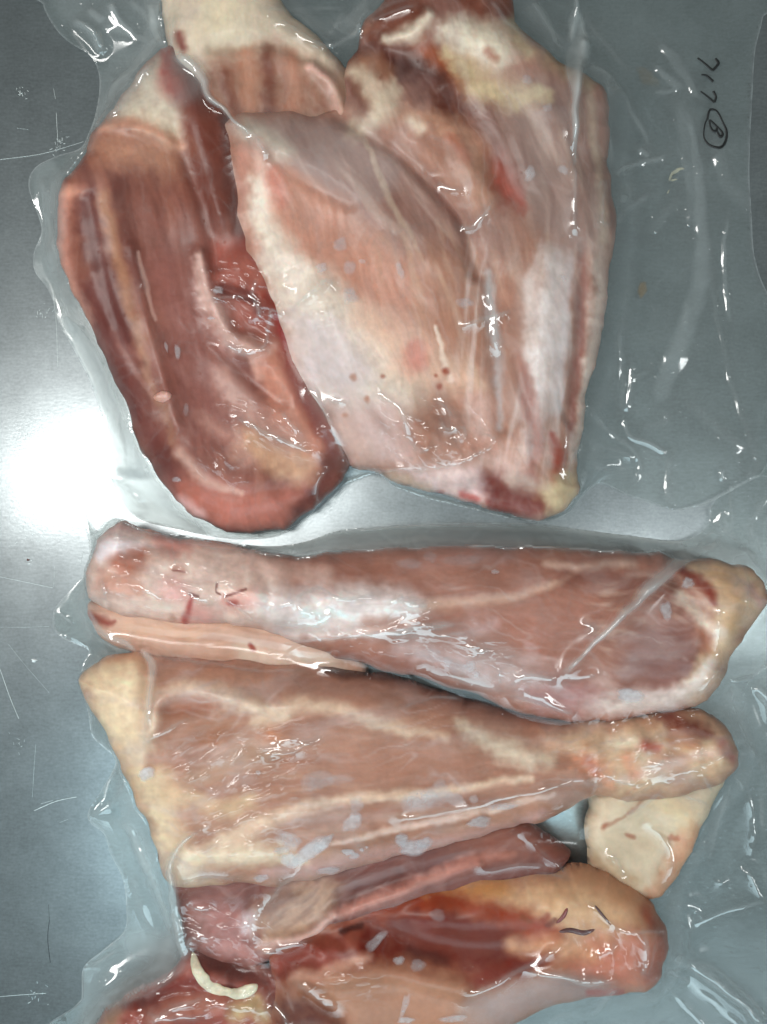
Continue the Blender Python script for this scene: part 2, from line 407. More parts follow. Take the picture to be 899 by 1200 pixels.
meat('dark_lean_meat_piece', 'upper',
     [(70, 300), (68, 262), (70, 232), (80, 210), (95, 190), (108, 162), (122, 142), (145, 110), (180, 68), (203, 54), (220, 75), (252, 110), (285, 150), (312, 200), (330, 260),
      (345, 300), (358, 330), (368, 370), (378, 400), (390, 450), (406, 490), (416, 530), (402, 558), (380, 584), (350, 610), (310, 625), (265, 622), (228, 604), (205, 585), (180, 550), (160, 510),
      (140, 460), (115, 400), (95, 360), (77, 325)],
     0, 62, 66,
     [('F', None, (80, 360), (150, 16), (196, 138, 112), .65, -0.05), ('F', None, (80, 360), (120, 11), (132, 70, 58), .7, 0.05),
      ('P', [(122, 146), (145, 110), (180, 66), (200, 78), (208, 110), (214, 150), (208, 172), (180, 160), (150, 144)], 6, (216, 204, 176), .95, 3),
      ('S', [(196, 66), (198, 95), (206, 106)], (7, 13, 12), (196, 84, 66), .95, 3), ('S', [(204, 98), (208, 104)], 5, (206, 120, 100), .7),
      ('S', [(218, 84), (232, 140), (244, 190), (256, 245)], (13, 19, 22, 18), (150, 78, 60), .95, 4),
      ('P', [(112, 165), (135, 146), (175, 155), (212, 172), (205, 205), (160, 196), (125, 195)], 14, (204, 152, 120), .8),
      ('S', [(118, 150), (140, 142), (178, 152), (212, 170)], 5, (222, 168, 138), .8),
      ('S', [(75, 232), (74, 300), (86, 340), (108, 385)], (9, 9, 8, 6), (222, 162, 138), .85), ('S', [(72, 225), (95, 224)], 6, (236, 176, 148), .7),
      ('S', [(102, 230), (110, 290), (130, 350), (150, 400)], (10, 14, 15, 10), (134, 64, 56), .9), ('S', [(140, 215), (152, 280), (160, 330)], 8, (140, 74, 60), .75),
      ('S', [(122, 230), (135, 300), (160, 380), (176, 450), (192, 482), (204, 520)], (7, 7, 7, 5, 4, 4), (198, 148, 112), .75),
      ('S', [(162, 295), (170, 330), (182, 375)], (1.6, 3, 1.6), (220, 184, 164), .85, 1.5), ('S', [(130, 385), (155, 430), (180, 465)], 3, (210, 160, 140), .7, 2),
      ('S', [(112, 350), (140, 420), (168, 488), (200, 552)], (14, 17, 17, 20), (140, 70, 62), .85),
      ('P', [(172, 300), (245, 285), (262, 380), (300, 470), (262, 530), (212, 500), (192, 420)], 22, (178, 116, 104), .7),
      ('P', [(196, 250), (240, 240), (244, 330), (205, 340)], 14, (166, 104, 88), .5),
      ('S', [(232, 300), (240, 340), (262, 388), (292, 412), (312, 412)], (5, 9, 10, 10, 7), (226, 194, 178), .9),
      ('P', [(254, 285), (300, 290), (322, 330), (316, 392), (278, 378), (254, 330)], 7, (190, 104, 86), .9, 5), ('S', [(262, 335), (292, 345), (304, 362)], 5, (150, 74, 62), .8),
      ('S', [(285, 310), (300, 330)], 8, (206, 128, 108), .7), ('S', [(280, 280), (300, 300)], 10, (170, 84, 70), .7),
      ('P', [(300, 415), (338, 420), (362, 470), (392, 520), (372, 552), (335, 520), (312, 470)], 10, (214, 150, 124), .9),
      ('S', [(318, 350), (345, 440), (368, 486), (392, 530)], (8, 9, 9, 7), (176, 76, 62), .85), ('S', [(262, 140), (270, 200), (280, 270)], (6, 9, 7), (120, 60, 48), .7), ('S', [(326, 370), (334, 400)], 7, (190, 60, 58), .8),
      ('S', [(262, 440), (296, 490), (340, 520)], 14, (212, 172, 154), .7), ('S', [(284, 420), (300, 450)], 7, (160, 96, 84), .7), ('S', [(288, 400), (305, 440)], 5, (224, 180, 160), .6),
      ('P', [(200, 572), (232, 560), (300, 572), (385, 560), (372, 594), (312, 626), (245, 616)], 14, (212, 132, 112), .85),
      ('S', [(212, 530), (240, 562), (282, 578)], (6, 6, 3), (216, 176, 156), .8), ('S', [(388, 540), (372, 578), (350, 600)], (13, 11, 7), (140, 76, 66), .85),
      ('S', [(288, 520), (330, 538), (352, 552)], 15, (226, 182, 144), .85), ('S', [(240, 490), (275, 520), (290, 540)], 9, (206, 158, 140), .7),
      ('S', [(212, 585), (235, 605)], 6, (232, 190, 180), .8), ('S', [(230, 620), (280, 626)], 5, (170, 90, 76), .7),
      ('F', [(150, 380), (260, 380), (300, 500), (230, 560), (180, 520)], (80, 360), (60, 20), (206, 160, 146), .5, 0.2)],
     (168, 106, 88),
     bumps=[([(112, 190), (130, 300), (170, 430), (230, 540)], 40, 8), ([(220, 90), (240, 170), (258, 250)], 14, 7), ([(205, 150), (222, 200), (245, 260), (252, 310)], 8, -7),
            ([(236, 300), (246, 345), (270, 392), (305, 412)], 8, 8), ([(280, 318), (306, 360)], 16, 7), ([(262, 338), (298, 350)], 5, -8), ([(250, 400), (290, 440), (330, 470)], 9, -7),
            ([(320, 430), (350, 480), (380, 530)], 14, 6), ([(220, 565), (280, 580), (350, 570)], 10, -3),
            ([(105, 235), (125, 340), (160, 430)], 7, -3), ([(155, 290), (180, 400), (210, 500)], 6, 3), ([(122, 150), (165, 152), (212, 172)], 7, 4)],
     seed=2, label='dark reddish brown lean piece with pale tendons, left side of the upper bag', fas=.3, fib=(80, 360, 130, 11, 0.7))

meat('large_shoulder_joint', 'upper',
     [(266, 170), (262, 148), (282, 137), (330, 131), (370, 136), (398, 122), (404, 84), (415, 60), (425, 30), (450, 5), (480, -34), (590, -34), (604, 28), (630, 55), (660, 75), (690, 90),
      (708, 105), (713, 130), (714, 190), (718, 240), (722, 260), (715, 310), (708, 370), (695, 430), (686, 480), (680, 520), (674, 552), (678, 575), (660, 598), (632, 609), (600, 603),
      (555, 590), (510, 577), (470, 568), (440, 555), (415, 548), (396, 524), (374, 486), (345, 446), (328, 400), (312, 366), (299, 328), (279, 290), (268, 250), (266, 210)],
     3, 82, 80,
     [('P', [(268, 140), (400, 138), (470, 180), (545, 260), (570, 340), (510, 315), (430, 265), (345, 200), (300, 165)], 12, (180, 142, 126), .9),
      ('F', [(268, 140), (400, 130), (480, 175), (560, 265), (600, 360), (500, 330), (420, 260), (330, 195)], (1, 1.25), (110, 12), (216, 194, 176), .85, 0.0),
      ('F', [(330, 140), (480, 170), (570, 280), (590, 400), (480, 330), (400, 240)], (1, 1.4), (120, 11), (160, 100, 84), .7, 0.1),
      ('S', [(288, 150), (312, 160), (330, 178)], 13, (204, 192, 168), .8), ('S', [(430, 165), (455, 230), (480, 270), (498, 310)], (3, 4, 3, 2), (208, 184, 158), .8, 2),
      ('P', [(285, 205), (330, 195), (420, 262), (490, 330), (520, 400), (440, 392), (345, 310)], 14, (216, 160, 134), .9),
      ('S', [(318, 205), (328, 235)], 9, (214, 132, 108), .75), ('S', [(300, 170), (310, 215), (306, 260)], 7, (230, 196, 176), .7),
      ('S', [(282, 182), (286, 240), (300, 290)], 7, (216, 160, 138), .8),
      ('S', [(300, 210), (310, 262), (330, 312), (352, 332)], (9, 15, 20, 18), (232, 224, 202), .9),
      ('P', [(312, 292), (352, 300), (402, 340), (446, 385), (500, 430), (480, 478), (420, 486), (372, 470), (342, 420), (325, 362)], 12, (230, 218, 196), .93),
      ('P', [(342, 372), (398, 384), (436, 436), (404, 470), (356, 452)], 14, (218, 200, 194), .8), ('F', [(342, 352), (418, 384), (446, 440), (404, 480), (350, 460)], (1, .8), (26, 8), (228, 216, 210), .8, -.05),
      ('P', [(384, 478), (450, 466), (486, 515), (478, 548), (420, 545), (395, 520)], 10, (214, 184, 172), .85), ('S', [(400, 500), (430, 540)], 12, (214, 178, 158), .6),
      ('S', [(432, 370), (480, 412), (530, 440), (560, 450)], (18, 28, 24, 12), (232, 196, 168), .8), ('S', [(484, 408), (492, 422)], 8, (226, 120, 98), .8), ('S', [(486, 418)], 16, (228, 166, 144), .6),
      ('P', [(490, 290), (560, 300), (582, 350), (580, 410), (530, 415), (500, 350)], 18, (192, 140, 112), .85),
      ('F', [(440, 280), (590, 280), (600, 440), (520, 440)], (.35, 1), (90, 10), (214, 180, 150), .7, .0), ('S', [(512, 380), (520, 420), (528, 445)], (2, 4, 3), (232, 214, 192), .8, 3),
      ('F', [(545, 280), (720, 280), (690, 600), (560, 560)], (-.12, 1), (130, 9), (226, 214, 202), .8, .0),
      ('S', [(648, 300), (642, 380), (632, 460), (622, 540)], (12, 17, 15, 8), (228, 220, 210), .92), ('S', [(618, 330), (622, 400)], 10, (222, 206, 192), .7), ('S', [(668, 300), (660, 380), (650, 480)], 6, (214, 208, 202), .7),
      ('S', [(572, 318), (577, 370), (582, 420), (586, 500)], (4, 6, 6, 4), (200, 190, 182), .8),
      ('S', [(684, 280), (682, 370), (672, 470), (668, 500)], (6, 7, 8, 5), (176, 112, 96), .85), ('S', [(606, 420), (620, 460), (628, 520), (618, 560)], (6, 9, 8, 5), (186, 112, 90), .85),
      ('S', [(598, 330), (604, 400), (600, 440)], 9, (198, 144, 118), .7), ('S', [(648, 510), (656, 540), (650, 568)], (4, 8, 4), (196, 92, 70), .85),
      ('S', [(706, 280), (699, 370), (686, 470), (676, 540)], (9, 8, 8, 6), (222, 208, 190), .9),
      ('P', [(560, 110), (650, 88), (706, 120), (716, 250), (702, 300), (640, 290), (606, 240), (584, 170)], 14, (172, 134, 116), .9),
      ('F', [(570, 90), (712, 100), (718, 320), (590, 320)], (.22, 1), (120, 11), (206, 180, 158), .75, .02), ('F', [(590, 110), (712, 110), (718, 330), (620, 300)], (.22, 1), (120, 9), (148, 92, 78), .7, .1),
      ('S', [(690, 100), (702, 200), (708, 280)], 5, (204, 182, 154), .7),
      ('P', [(415, 80), (440, 10), (480, -30), (590, -30), (600, 30), (560, 30), (500, 60), (450, 90)], 10, (150, 84, 62), .9),
      ('S', [(425, 62), (468, 78), (500, 95), (540, 138), (570, 180), (596, 226)], (18, 22, 30, 30, 26, 18), (126, 62, 46), .92), ('S', [(470, 75), (520, 85)], 12, (110, 52, 40), .7),
      ('S', [(500, 55), (530, 80), (545, 98)], 12, (188, 100, 60), .8), ('S', [(586, 200), (602, 228), (612, 240)], (14, 17, 8), (196, 104, 84), .9),
      ('S', [(450, 46), (482, 40), (500, 18)], (5, 9, 6), (226, 216, 190), .95, 4), ('P', [(508, 28), (560, 22), (602, 45), (592, 82), (545, 66)], 7, (220, 214, 188), .93),
      ('S', [(522, 58), (560, 95), (600, 112), (640, 112)], (8, 16, 15, 8), (214, 196, 152), .9), ('S', [(570, 60), (580, 68)], 5, (184, 108, 72), .8), ('S', [(640, 65), (690, 96)], 9, (202, 180, 142), .7),
      ('S', [(600, 30), (620, 60)], 8, (214, 200, 160), .8), ('S', [(420, 88), (440, 120), (424, 148), (452, 112), (462, 96)], (14, 18, 16, 16, 6), (214, 200, 172), .9, 8), ('S', [(430, 70), (455, 86)], 10, (196, 142, 110), .8),
      ('S', [(410, 100), (425, 125)], 9, (148, 84, 66), .8), ('S', [(476, 130), (530, 150), (552, 186), (566, 236)], (8, 17, 20, 12), (210, 162, 132), .9), ('S', [(480, 140), (492, 150)], 7, (228, 214, 188), .85), ('S', [(528, 162), (545, 185)], 6, (206, 130, 100), .7),
      ('P', [(545, 258), (580, 240), (600, 252), (604, 300), (560, 300)], 10, (186, 150, 134), .8),
      ('P', [(548, 562), (590, 552), (640, 572), (634, 606), (580, 600)], 6, (156, 68, 58), .92), ('P', [(470, 556), (510, 546), (556, 548), (566, 588), (520, 580)], 7, (238, 216, 206), .9), ('S', [(542, 578), (556, 584)], 5, (206, 66, 50), .9, 4), ('S', [(512, 576), (518, 577)], 3, (206, 80, 66), .8),
      ('P', [(632, 572), (676, 556), (680, 590), (646, 606)], 6, (222, 202, 160), .93), ('S', [(600, 560), (622, 570)], 8, (216, 198, 176), .7), ('S', [(560, 480), (572, 530), (606, 542)], 16, (232, 200, 184), .65), ('S', [(545, 520), (575, 522)], 9, (216, 164, 140), .7),
      ('S', [(455, 560), (500, 572)], 6, (228, 206, 178), .7), ('S', [(450, 440)], 3, (190, 110, 80), .8), ('S', [(414, 443)], 4, (200, 140, 105), .9), ('S', [(431, 467)], 4, (206, 140, 105), .9), ('S', [(404, 486)], 3, (206, 150, 120), .8), ('S', [(523, 435)], 4, (190, 92, 62), .95, 2), ('S', [(515, 453)], 4.5, (190, 92, 62), .95, 2), ('S', [(511, 440)], 2, (190, 92, 62), .8, 1)],
     (196, 148, 124),
     bumps=[([(290, 180), (350, 190), (430, 240), (520, 320)], 26, 8), ([(400, 138), (460, 172), (515, 222), (545, 262), (560, 320)], 9, -12), ([(300, 165), (340, 200), (410, 240)], 8, -4), ([(330, 330), (380, 400), (430, 470)], 40, 6),
            ([(575, 310), (580, 420), (590, 500)], 9, -6), ([(640, 300), (635, 400), (625, 520)], 14, 6), ([(684, 290), (680, 380), (668, 490)], 7, -5), ([(605, 420), (622, 480), (626, 540)], 6, -4),
            ([(430, 40), (500, 90), (560, 160), (600, 230)], 22, -9), ([(450, 46), (482, 40), (500, 18)], 8, 6), ([(520, 30), (590, 55)], 16, 6), ([(440, 100), (430, 140)], 14, 7), ([(530, 150), (560, 215)], 14, 6),
            ([(640, 130), (680, 230), (690, 330)], 12, 4), ([(480, 470), (500, 520), (560, 540)], 14, 5), ([(440, 478), (470, 510), (500, 545)], 8, -5), ([(555, 575), (620, 590)], 12, -9), ([(520, 560), (560, 560)], 10, 4), ([(405, 90), (415, 140)], 8, -7)] + knobs(410, 600, 0, 220, 20, 12, 6) + knobs(480, 670, 480, 600, 14, 10, 5),
     seed=3, label='large pale pink shoulder joint filling the middle and right of the upper bag', fib=(0.35, 1, 120, 12, 1.8))

# ------------------------------------------------------------------ meat in the lower bag
meat('thin_skin_strip', 'lower',
     [(103, 716), (118, 700), (220, 705), (330, 715), (400, 745), (430, 780), (400, 800), (300, 795), (230, 790), (170, 772), (118, 746)], 0, 32, 30,
     [('F', None, (1, .1), (90, 7), (186, 132, 98), .6, 0), ('S', [(290, 770), (350, 772), (390, 782)], 11, (230, 216, 194), .9), ('S', [(106, 722), (126, 728), (134, 726)], (5, 5, 2), (178, 80, 62), .9), ('S', [(150, 735), (230, 745)], 6, (226, 186, 150), .6), ('S', [(280, 755), (300, 760)], 8, (226, 206, 180), .7), ('S', [(294, 757), (297, 761)], 3, (190, 70, 50), .9, 1.5)],
     (220, 184, 158), seed=4, label='thin tan strip of skin between the topmost leg and the wide leg below it', cat='meat trimming', fib=(1, .1, 60, 8, 1.5))

meat('dark_flank_flap', 'lower',
     [(185, 1000), (230, 1000), (330, 1000), (450, 980), (580, 945), (632, 968), (668, 1000), (640, 1030), (560, 1050), (500, 1070), (420, 1090), (360, 1108), (325, 1120), (295, 1134), (262, 1128), (222, 1112), (214, 1085), (203, 1045)], 0, 44, 26,
     [('F', None, (1, -.35), (80, 12), (186, 130, 112), .5, .05), ('P', [(205, 1030), (300, 1036), (296, 1068), (232, 1064)], 9, (160, 112, 102), .85), ('P', [(230, 1064), (290, 1070), (316, 1112), (262, 1122)], 10, (198, 142, 132), .85),
      ('P', [(304, 1062), (345, 1036), (402, 1030), (398, 1066), (345, 1100), (304, 1104)], 8, (206, 172, 142), .9), ('F', [(304, 1052), (402, 1030), (398, 1066), (330, 1104)], (1, -.8), (40, 6), (150, 112, 94), .75, .0), ('S', [(315, 1066), (335, 1050)], 9, (150, 112, 100), .7),
      ('P', [(402, 1042), (500, 1010), (560, 1000), (520, 1022), (440, 1052), (396, 1070)], 6, (140, 86, 78), .85), ('S', [(394, 1072), (450, 1050), (510, 1026), (560, 1008), (600, 1000)], (5, 8, 7, 7, 4), (222, 160, 140), .9), ('S', [(306, 1108), (360, 1100), (390, 1074)], (5, 6, 4), (230, 190, 172), .85),
      ('P', [(520, 985), (600, 968), (650, 1000), (560, 1010)], 9, (172, 108, 86), .8), ('S', [(295, 1075), (288, 1090)], 7, (236, 220, 214), .9), ('S', [(240, 1100), (300, 1122)], 7, (206, 150, 138), .7)],
     (156, 98, 86), bumps=[([(394, 1072), (450, 1052), (560, 1010)], 7, 7), ([(304, 1100), (360, 1096), (392, 1068)], 7, 6), ([(398, 1040), (470, 1020)], 10, -6), ([(300, 1040), (295, 1100)], 9, -6)],
     seed=5, label='dark brown flank flap folded in the gap under the wide middle leg', cat='meat trimming', fib=(1, -.4, 70, 9, 1.5))

meat('flat_fat_trimming', 'lower',
     [(688, 950), (690, 925), (750, 905), (820, 900), (852, 900), (836, 945), (815, 985), (798, 1020), (778, 1046), (761, 1053), (736, 1046), (700, 1022), (687, 1010)], 0, 34, 22,
     [('S', [(812, 970), (800, 1000), (782, 1036), (764, 1050)], (12, 16, 14, 9), (212, 158, 122), .85), ('S', [(712, 972), (728, 960), (752, 940), (765, 930)], (3, 2.2, 2.2, 2), (190, 120, 86), .6, 4), ('S', [(709, 972)], 4, (190, 116, 80), .7, 4), ('S', [(737, 979), (744, 982)], 3, (194, 116, 84), .7, 4), ('S', [(788, 982), (795, 982)], 3, (196, 110, 80), .7, 4), ('S', [(700, 1010), (740, 1030)], 9, (196, 166, 126), .7), ('S', [(770, 925), (800, 960)], 14, (226, 210, 166), .6)],
     (220, 204, 172), bumps=[([(755, 965), (790, 985), (775, 1020)], 5, -3), ([(765, 950), (800, 955)], 14, 5)] + knobs(695, 830, 920, 1040, 10, 14, 5), seed=6, label='flat cream coloured fat trimming below the bloody knuckle end', cat='meat trimming')

meat('bloody_lower_leg', 'lower',
     [(318, 1110), (350, 1086), (420, 1060), (500, 1036), (560, 1022), (640, 1017), (690, 1011), (730, 1030), (760, 1050), (778, 1080), (781, 1096), (776, 1130), (765, 1152), (740, 1163), (700, 1166), (650, 1178), (600, 1200), (570, 1244), (330, 1244), (308, 1190), (314, 1150)],
     0, 70, 58,
     [('P', [(520, 1042), (640, 1022), (700, 1024), (750, 1062), (730, 1096), (650, 1092), (590, 1064)], 20, (226, 188, 144), .9), ('S', [(450, 1062), (520, 1044), (590, 1040)], 10, (222, 158, 92), .8),
      ('P', [(322, 1112), (420, 1076), (500, 1058), (566, 1072), (646, 1098), (622, 1130), (545, 1146), (440, 1134), (370, 1150), (326, 1150)], 10, (154, 52, 36), .96), ('S', [(440, 1068), (520, 1056), (590, 1072), (646, 1098)], (10, 9, 13, 12), (186, 76, 42), .9),
      ('P', [(458, 1082), (560, 1086), (612, 1110), (540, 1128), (470, 1112)], 12, (150, 70, 52), .8), ('S', [(552, 1150), (610, 1132), (652, 1106)], (8, 12, 8), (168, 60, 42), .9), ('S', [(480, 1118), (520, 1126)], 8, (112, 54, 46), .7),
      ('S', [(395, 1085), (415, 1090), (410, 1105)], 9, (190, 110, 86), .8), ('S', [(400, 1092), (422, 1086)], 4, (96, 40, 34), .8), ('S', [(372, 1100), (390, 1110)], 8, (176, 96, 72), .7), ('S', [(325, 1125), (360, 1120), (390, 1128)], 10, (190, 104, 88), .8), ('S', [(345, 1145), (390, 1138), (430, 1120)], 6, (224, 178, 152), .8),
      ('P', [(345, 1152), (400, 1142), (470, 1134), (555, 1152), (530, 1200), (400, 1200)], 12, (198, 146, 114), .92), ('P', [(330, 1165), (360, 1170), (400, 1200), (330, 1215)], 8, (130, 66, 54), .85),
      ('P', [(672, 1112), (760, 1098), (774, 1136), (735, 1160), (676, 1152)], 12, (220, 140, 114), .85), ('S', [(768, 1075), (776, 1110), (764, 1145)], 9, (190, 108, 82), .8), ('S', [(690, 1030), (735, 1050), (762, 1078)], 13, (206, 156, 116), .7),
      ('P', [(555, 1175), (640, 1140), (720, 1160), (640, 1182), (590, 1204)], 8, (182, 150, 138), .85), ('S', [(600, 1110), (655, 1108), (690, 1120)], 10, (232, 182, 138), .7), ('S', [(640, 1085), (650, 1078)], 3, (150, 66, 40), .8, 2), ('S', [(612, 1076), (622, 1082)], 3, (170, 90, 50), .8, 2), ('S', [(636, 1080), (642, 1074)], 4, (180, 80, 50), .8, 2),
      ('S', [(755, 1068), (763, 1084)], 7, (196, 92, 64), .7), ('S', [(690, 1162), (730, 1164)], 4, (200, 84, 66), .8)],
     (196, 140, 108), bumps=[([(330, 1120), (420, 1092), (540, 1112), (620, 1118)], 20, -11), ([(400, 1092), (415, 1104)], 12, 8), ([(370, 1150), (450, 1138), (540, 1158)], 12, 8), ([(640, 1130), (700, 1100)], 8, -4), ([(360, 1160), (400, 1190)], 8, -9), ([(660, 1140), (740, 1130)], 12, 4)] + knobs(640, 775, 1030, 1155, 12, 12, 5) + knobs(330, 430, 1085, 1140, 16, 8, 6),
     seed=7, label='lower leg with dark red bloody hollow and tan fat end in the bottom corner', cat='leg')

meat('broken_rib_piece', 'lower',
     [(108, 1244), (116, 1196), (142, 1168), (168, 1154), (206, 1134), (222, 1106), (262, 1108), (300, 1122), (334, 1140), (350, 1180), (350, 1244)], 0, 56, 36,
     [('S', [(120, 1210), (135, 1182), (160, 1160)], (10, 10, 7), (180, 146, 116), .85), ('P', [(218, 1100), (262, 1104), (306, 1128), (308, 1152), (268, 1156), (240, 1138)], 6, (134, 76, 66), .95), ('S', [(150, 1178), (200, 1160), (240, 1150)], 8, (160, 70, 58), .8), ('S', [(180, 1190), (240, 1178), (300, 1180)], 10, (206, 140, 116), .8),
      ('S', [(280, 1186), (300, 1178), (310, 1190)], 11, (204, 180, 128), .9), ('S', [(150, 1165), (200, 1142), (225, 1130)], 5, (220, 150, 134), .8), ('S', [(290, 1120), (310, 1132)], 9, (214, 166, 150), .8), ('S', [(312, 1160), (335, 1190)], 9, (150, 80, 64), .8), ('S', [(252, 1145), (262, 1148)], 6, (190, 120, 104), .8)],
     (186, 104, 88), bumps=[([(250, 1120), (285, 1140)], 14, -14), ([(170, 1172), (240, 1158), (300, 1170)], 8, -7), ([(180, 1192), (260, 1184)], 10, 8), ([(150, 1165), (215, 1138)], 8, 5)] + knobs(140, 340, 1130, 1210, 16, 8, 6),
     seed=8, label='red rib piece with an exposed curved bone at the bottom left of the lower bag', cat='meat')

meat('wide_middle_leg', 'lower',
     [(95, 805), (98, 790), (120, 771), (160, 764), (230, 772), (330, 778), (420, 786), (500, 800), (560, 820), (620, 834), (660, 840), (720, 838), (780, 830), (820, 830), (850, 850), (863, 880), (857, 905),
      (830, 920), (790, 932), (740, 938), (705, 930), (682, 936), (650, 955), (600, 968), (520, 990), (440, 1010), (380, 1025), (330, 1036), (290, 1034), (212, 1037), (192, 1022), (180, 985), (164, 940), (140, 890), (118, 850)],
     2, 84, 68,
     [('F', [(300, 780), (560, 830), (660, 900), (560, 980), (340, 1020), (220, 960)], (1, -.08), (120, 12), (218, 184, 156), .65, 0), ('F', [(280, 780), (560, 830), (640, 900), (500, 960), (300, 960)], (1, -.05), (130, 14), (166, 112, 92), .6, .08),
      ('P', [(90, 800), (120, 766), (165, 764), (174, 810), (168, 856), (196, 905), (222, 1000), (250, 1040), (190, 1032), (160, 940)], 10, (230, 212, 174), .93), ('S', [(110, 770), (160, 768), (172, 780)], 7, (220, 174, 138), .75), ('S', [(140, 880), (165, 950)], 7, (226, 190, 148), .6),
      ('P', [(180, 776), (300, 784), (340, 800), (260, 804), (190, 796)], 8, (206, 158, 130), .85), ('S', [(170, 862), (186, 822), (228, 806), (290, 824), (330, 834)], (8, 9, 10, 10, 6), (232, 214, 186), .9),
      ('S', [(190, 828), (236, 824)], 11, (186, 128, 100), .85), ('S', [(176, 895), (225, 876), (262, 852)], (9, 14, 11), (192, 132, 98), .85), ('S', [(318, 862), (330, 870)], 10, (216, 146, 104), .85), ('S', [(215, 920), (280, 890), (330, 880)], 10, (200, 166, 138), .7), ('S', [(200, 930), (260, 950), (290, 940)], 9, (224, 196, 156), .8),
      ('S', [(300, 848), (352, 826), (400, 832), (456, 850), (520, 866)], (7, 10, 8, 6, 5), (224, 200, 170), .8), ('S', [(330, 800), (420, 808), (520, 826), (600, 846)], 9, (184, 142, 122), .7), ('S', [(380, 784), (460, 792), (540, 812), (620, 834), (700, 842), (770, 834)], (5, 9, 11, 10, 8, 6), (118, 66, 52), .85, 3),
      ('P', [(350, 880), (480, 868), (560, 882), (640, 904), (600, 926), (450, 918), (350, 908)], 14, (194, 140, 114), .75),
      ('S', [(260, 985), (310, 964), (352, 948), (420, 936), (520, 926), (620, 912)], (10, 9, 6, 5, 5, 4), (230, 206, 176), .9, 3), ('S', [(390, 990), (470, 970), (560, 953), (650, 930)], (3, 4, 4, 3), (226, 200, 180), .8, 3), ('S', [(420, 955), (500, 945), (580, 938)], 5, (184, 130, 108), .6),
      ('S', [(540, 850), (600, 882), (646, 892)], (8, 14, 10), (226, 212, 184), .85), ('P', [(640, 862), (700, 842), (760, 838), (830, 838), (862, 880), (842, 912), (740, 934), (704, 926), (690, 892)], 9, (228, 200, 162), .92),
      ('F', [(640, 850), (860, 840), (862, 900), (720, 930)], (1, -.3), (32, 13), (212, 150, 108), .8, .05), ('S', [(780, 838), (800, 852), (830, 858)], (9, 13, 8), (160, 76, 56), .92), ('S', [(755, 872), (768, 878)], 6, (206, 84, 62), .85), ('S', [(676, 892), (700, 902), (712, 918)], (9, 13, 9), (230, 166, 130), .85), ('S', [(688, 892), (698, 906)], 5, (210, 116, 80), .7), ('S', [(790, 866), (812, 872)], 9, (204, 134, 84), .8), ('S', [(845, 870), (858, 890)], 6, (206, 128, 118), .8), ('S', [(770, 895), (800, 900), (790, 912)], 9, (218, 158, 112), .7), ('S', [(720, 870), (745, 868)], 8, (236, 220, 188), .8), ('S', [(730, 915), (790, 895), (850, 880)], 6, (232, 206, 186), .7), ('S', [(735, 890), (745, 905)], 8, (226, 150, 112), .6),
      ('S', [(215, 1010), (260, 1000), (330, 1000), (360, 1010)], (9, 14, 10, 6), (234, 218, 186), .9), ('S', [(215, 955), (260, 965)], 12, (204, 160, 132), .6), ('S', [(310, 1024), (400, 1012), (520, 986), (640, 955)], (6, 9, 9, 6), (212, 172, 160), .75), ('S', [(240, 1026), (300, 1030)], 5, (196, 164, 142), .7)],
     (196, 148, 122), bumps=[([(172, 800), (170, 850), (180, 880)], 8, -6), ([(174, 858), (190, 818), (230, 806), (300, 828)], 10, 7), ([(200, 830), (240, 826)], 9, -6), ([(180, 900), (240, 868)], 12, -6), ([(340, 820), (430, 830), (520, 860)], 22, 5), ([(300, 970), (420, 940), (600, 915)], 8, 4), ([(380, 990), (560, 955)], 8, 4), ([(330, 960), (440, 960)], 12, -4), ([(640, 880), (680, 890), (700, 915)], 10, -6), ([(700, 905), (715, 920)], 8, 6), ([(740, 860), (780, 880)], 12, 5), ([(800, 850)], 14, 6), ([(770, 880), (830, 885)], 7, -5), ([(215, 1000), (320, 1000)], 10, 5)] + knobs(670, 850, 842, 925, 22, 9, 6) + knobs(105, 200, 780, 1000, 10, 14, 4),
     seed=9, label='wide meaty leg lying second from the top of the lower bag, cream left end', cat='leg', fas=1.7, fib=(1, -.1, 110, 13, 2.0))

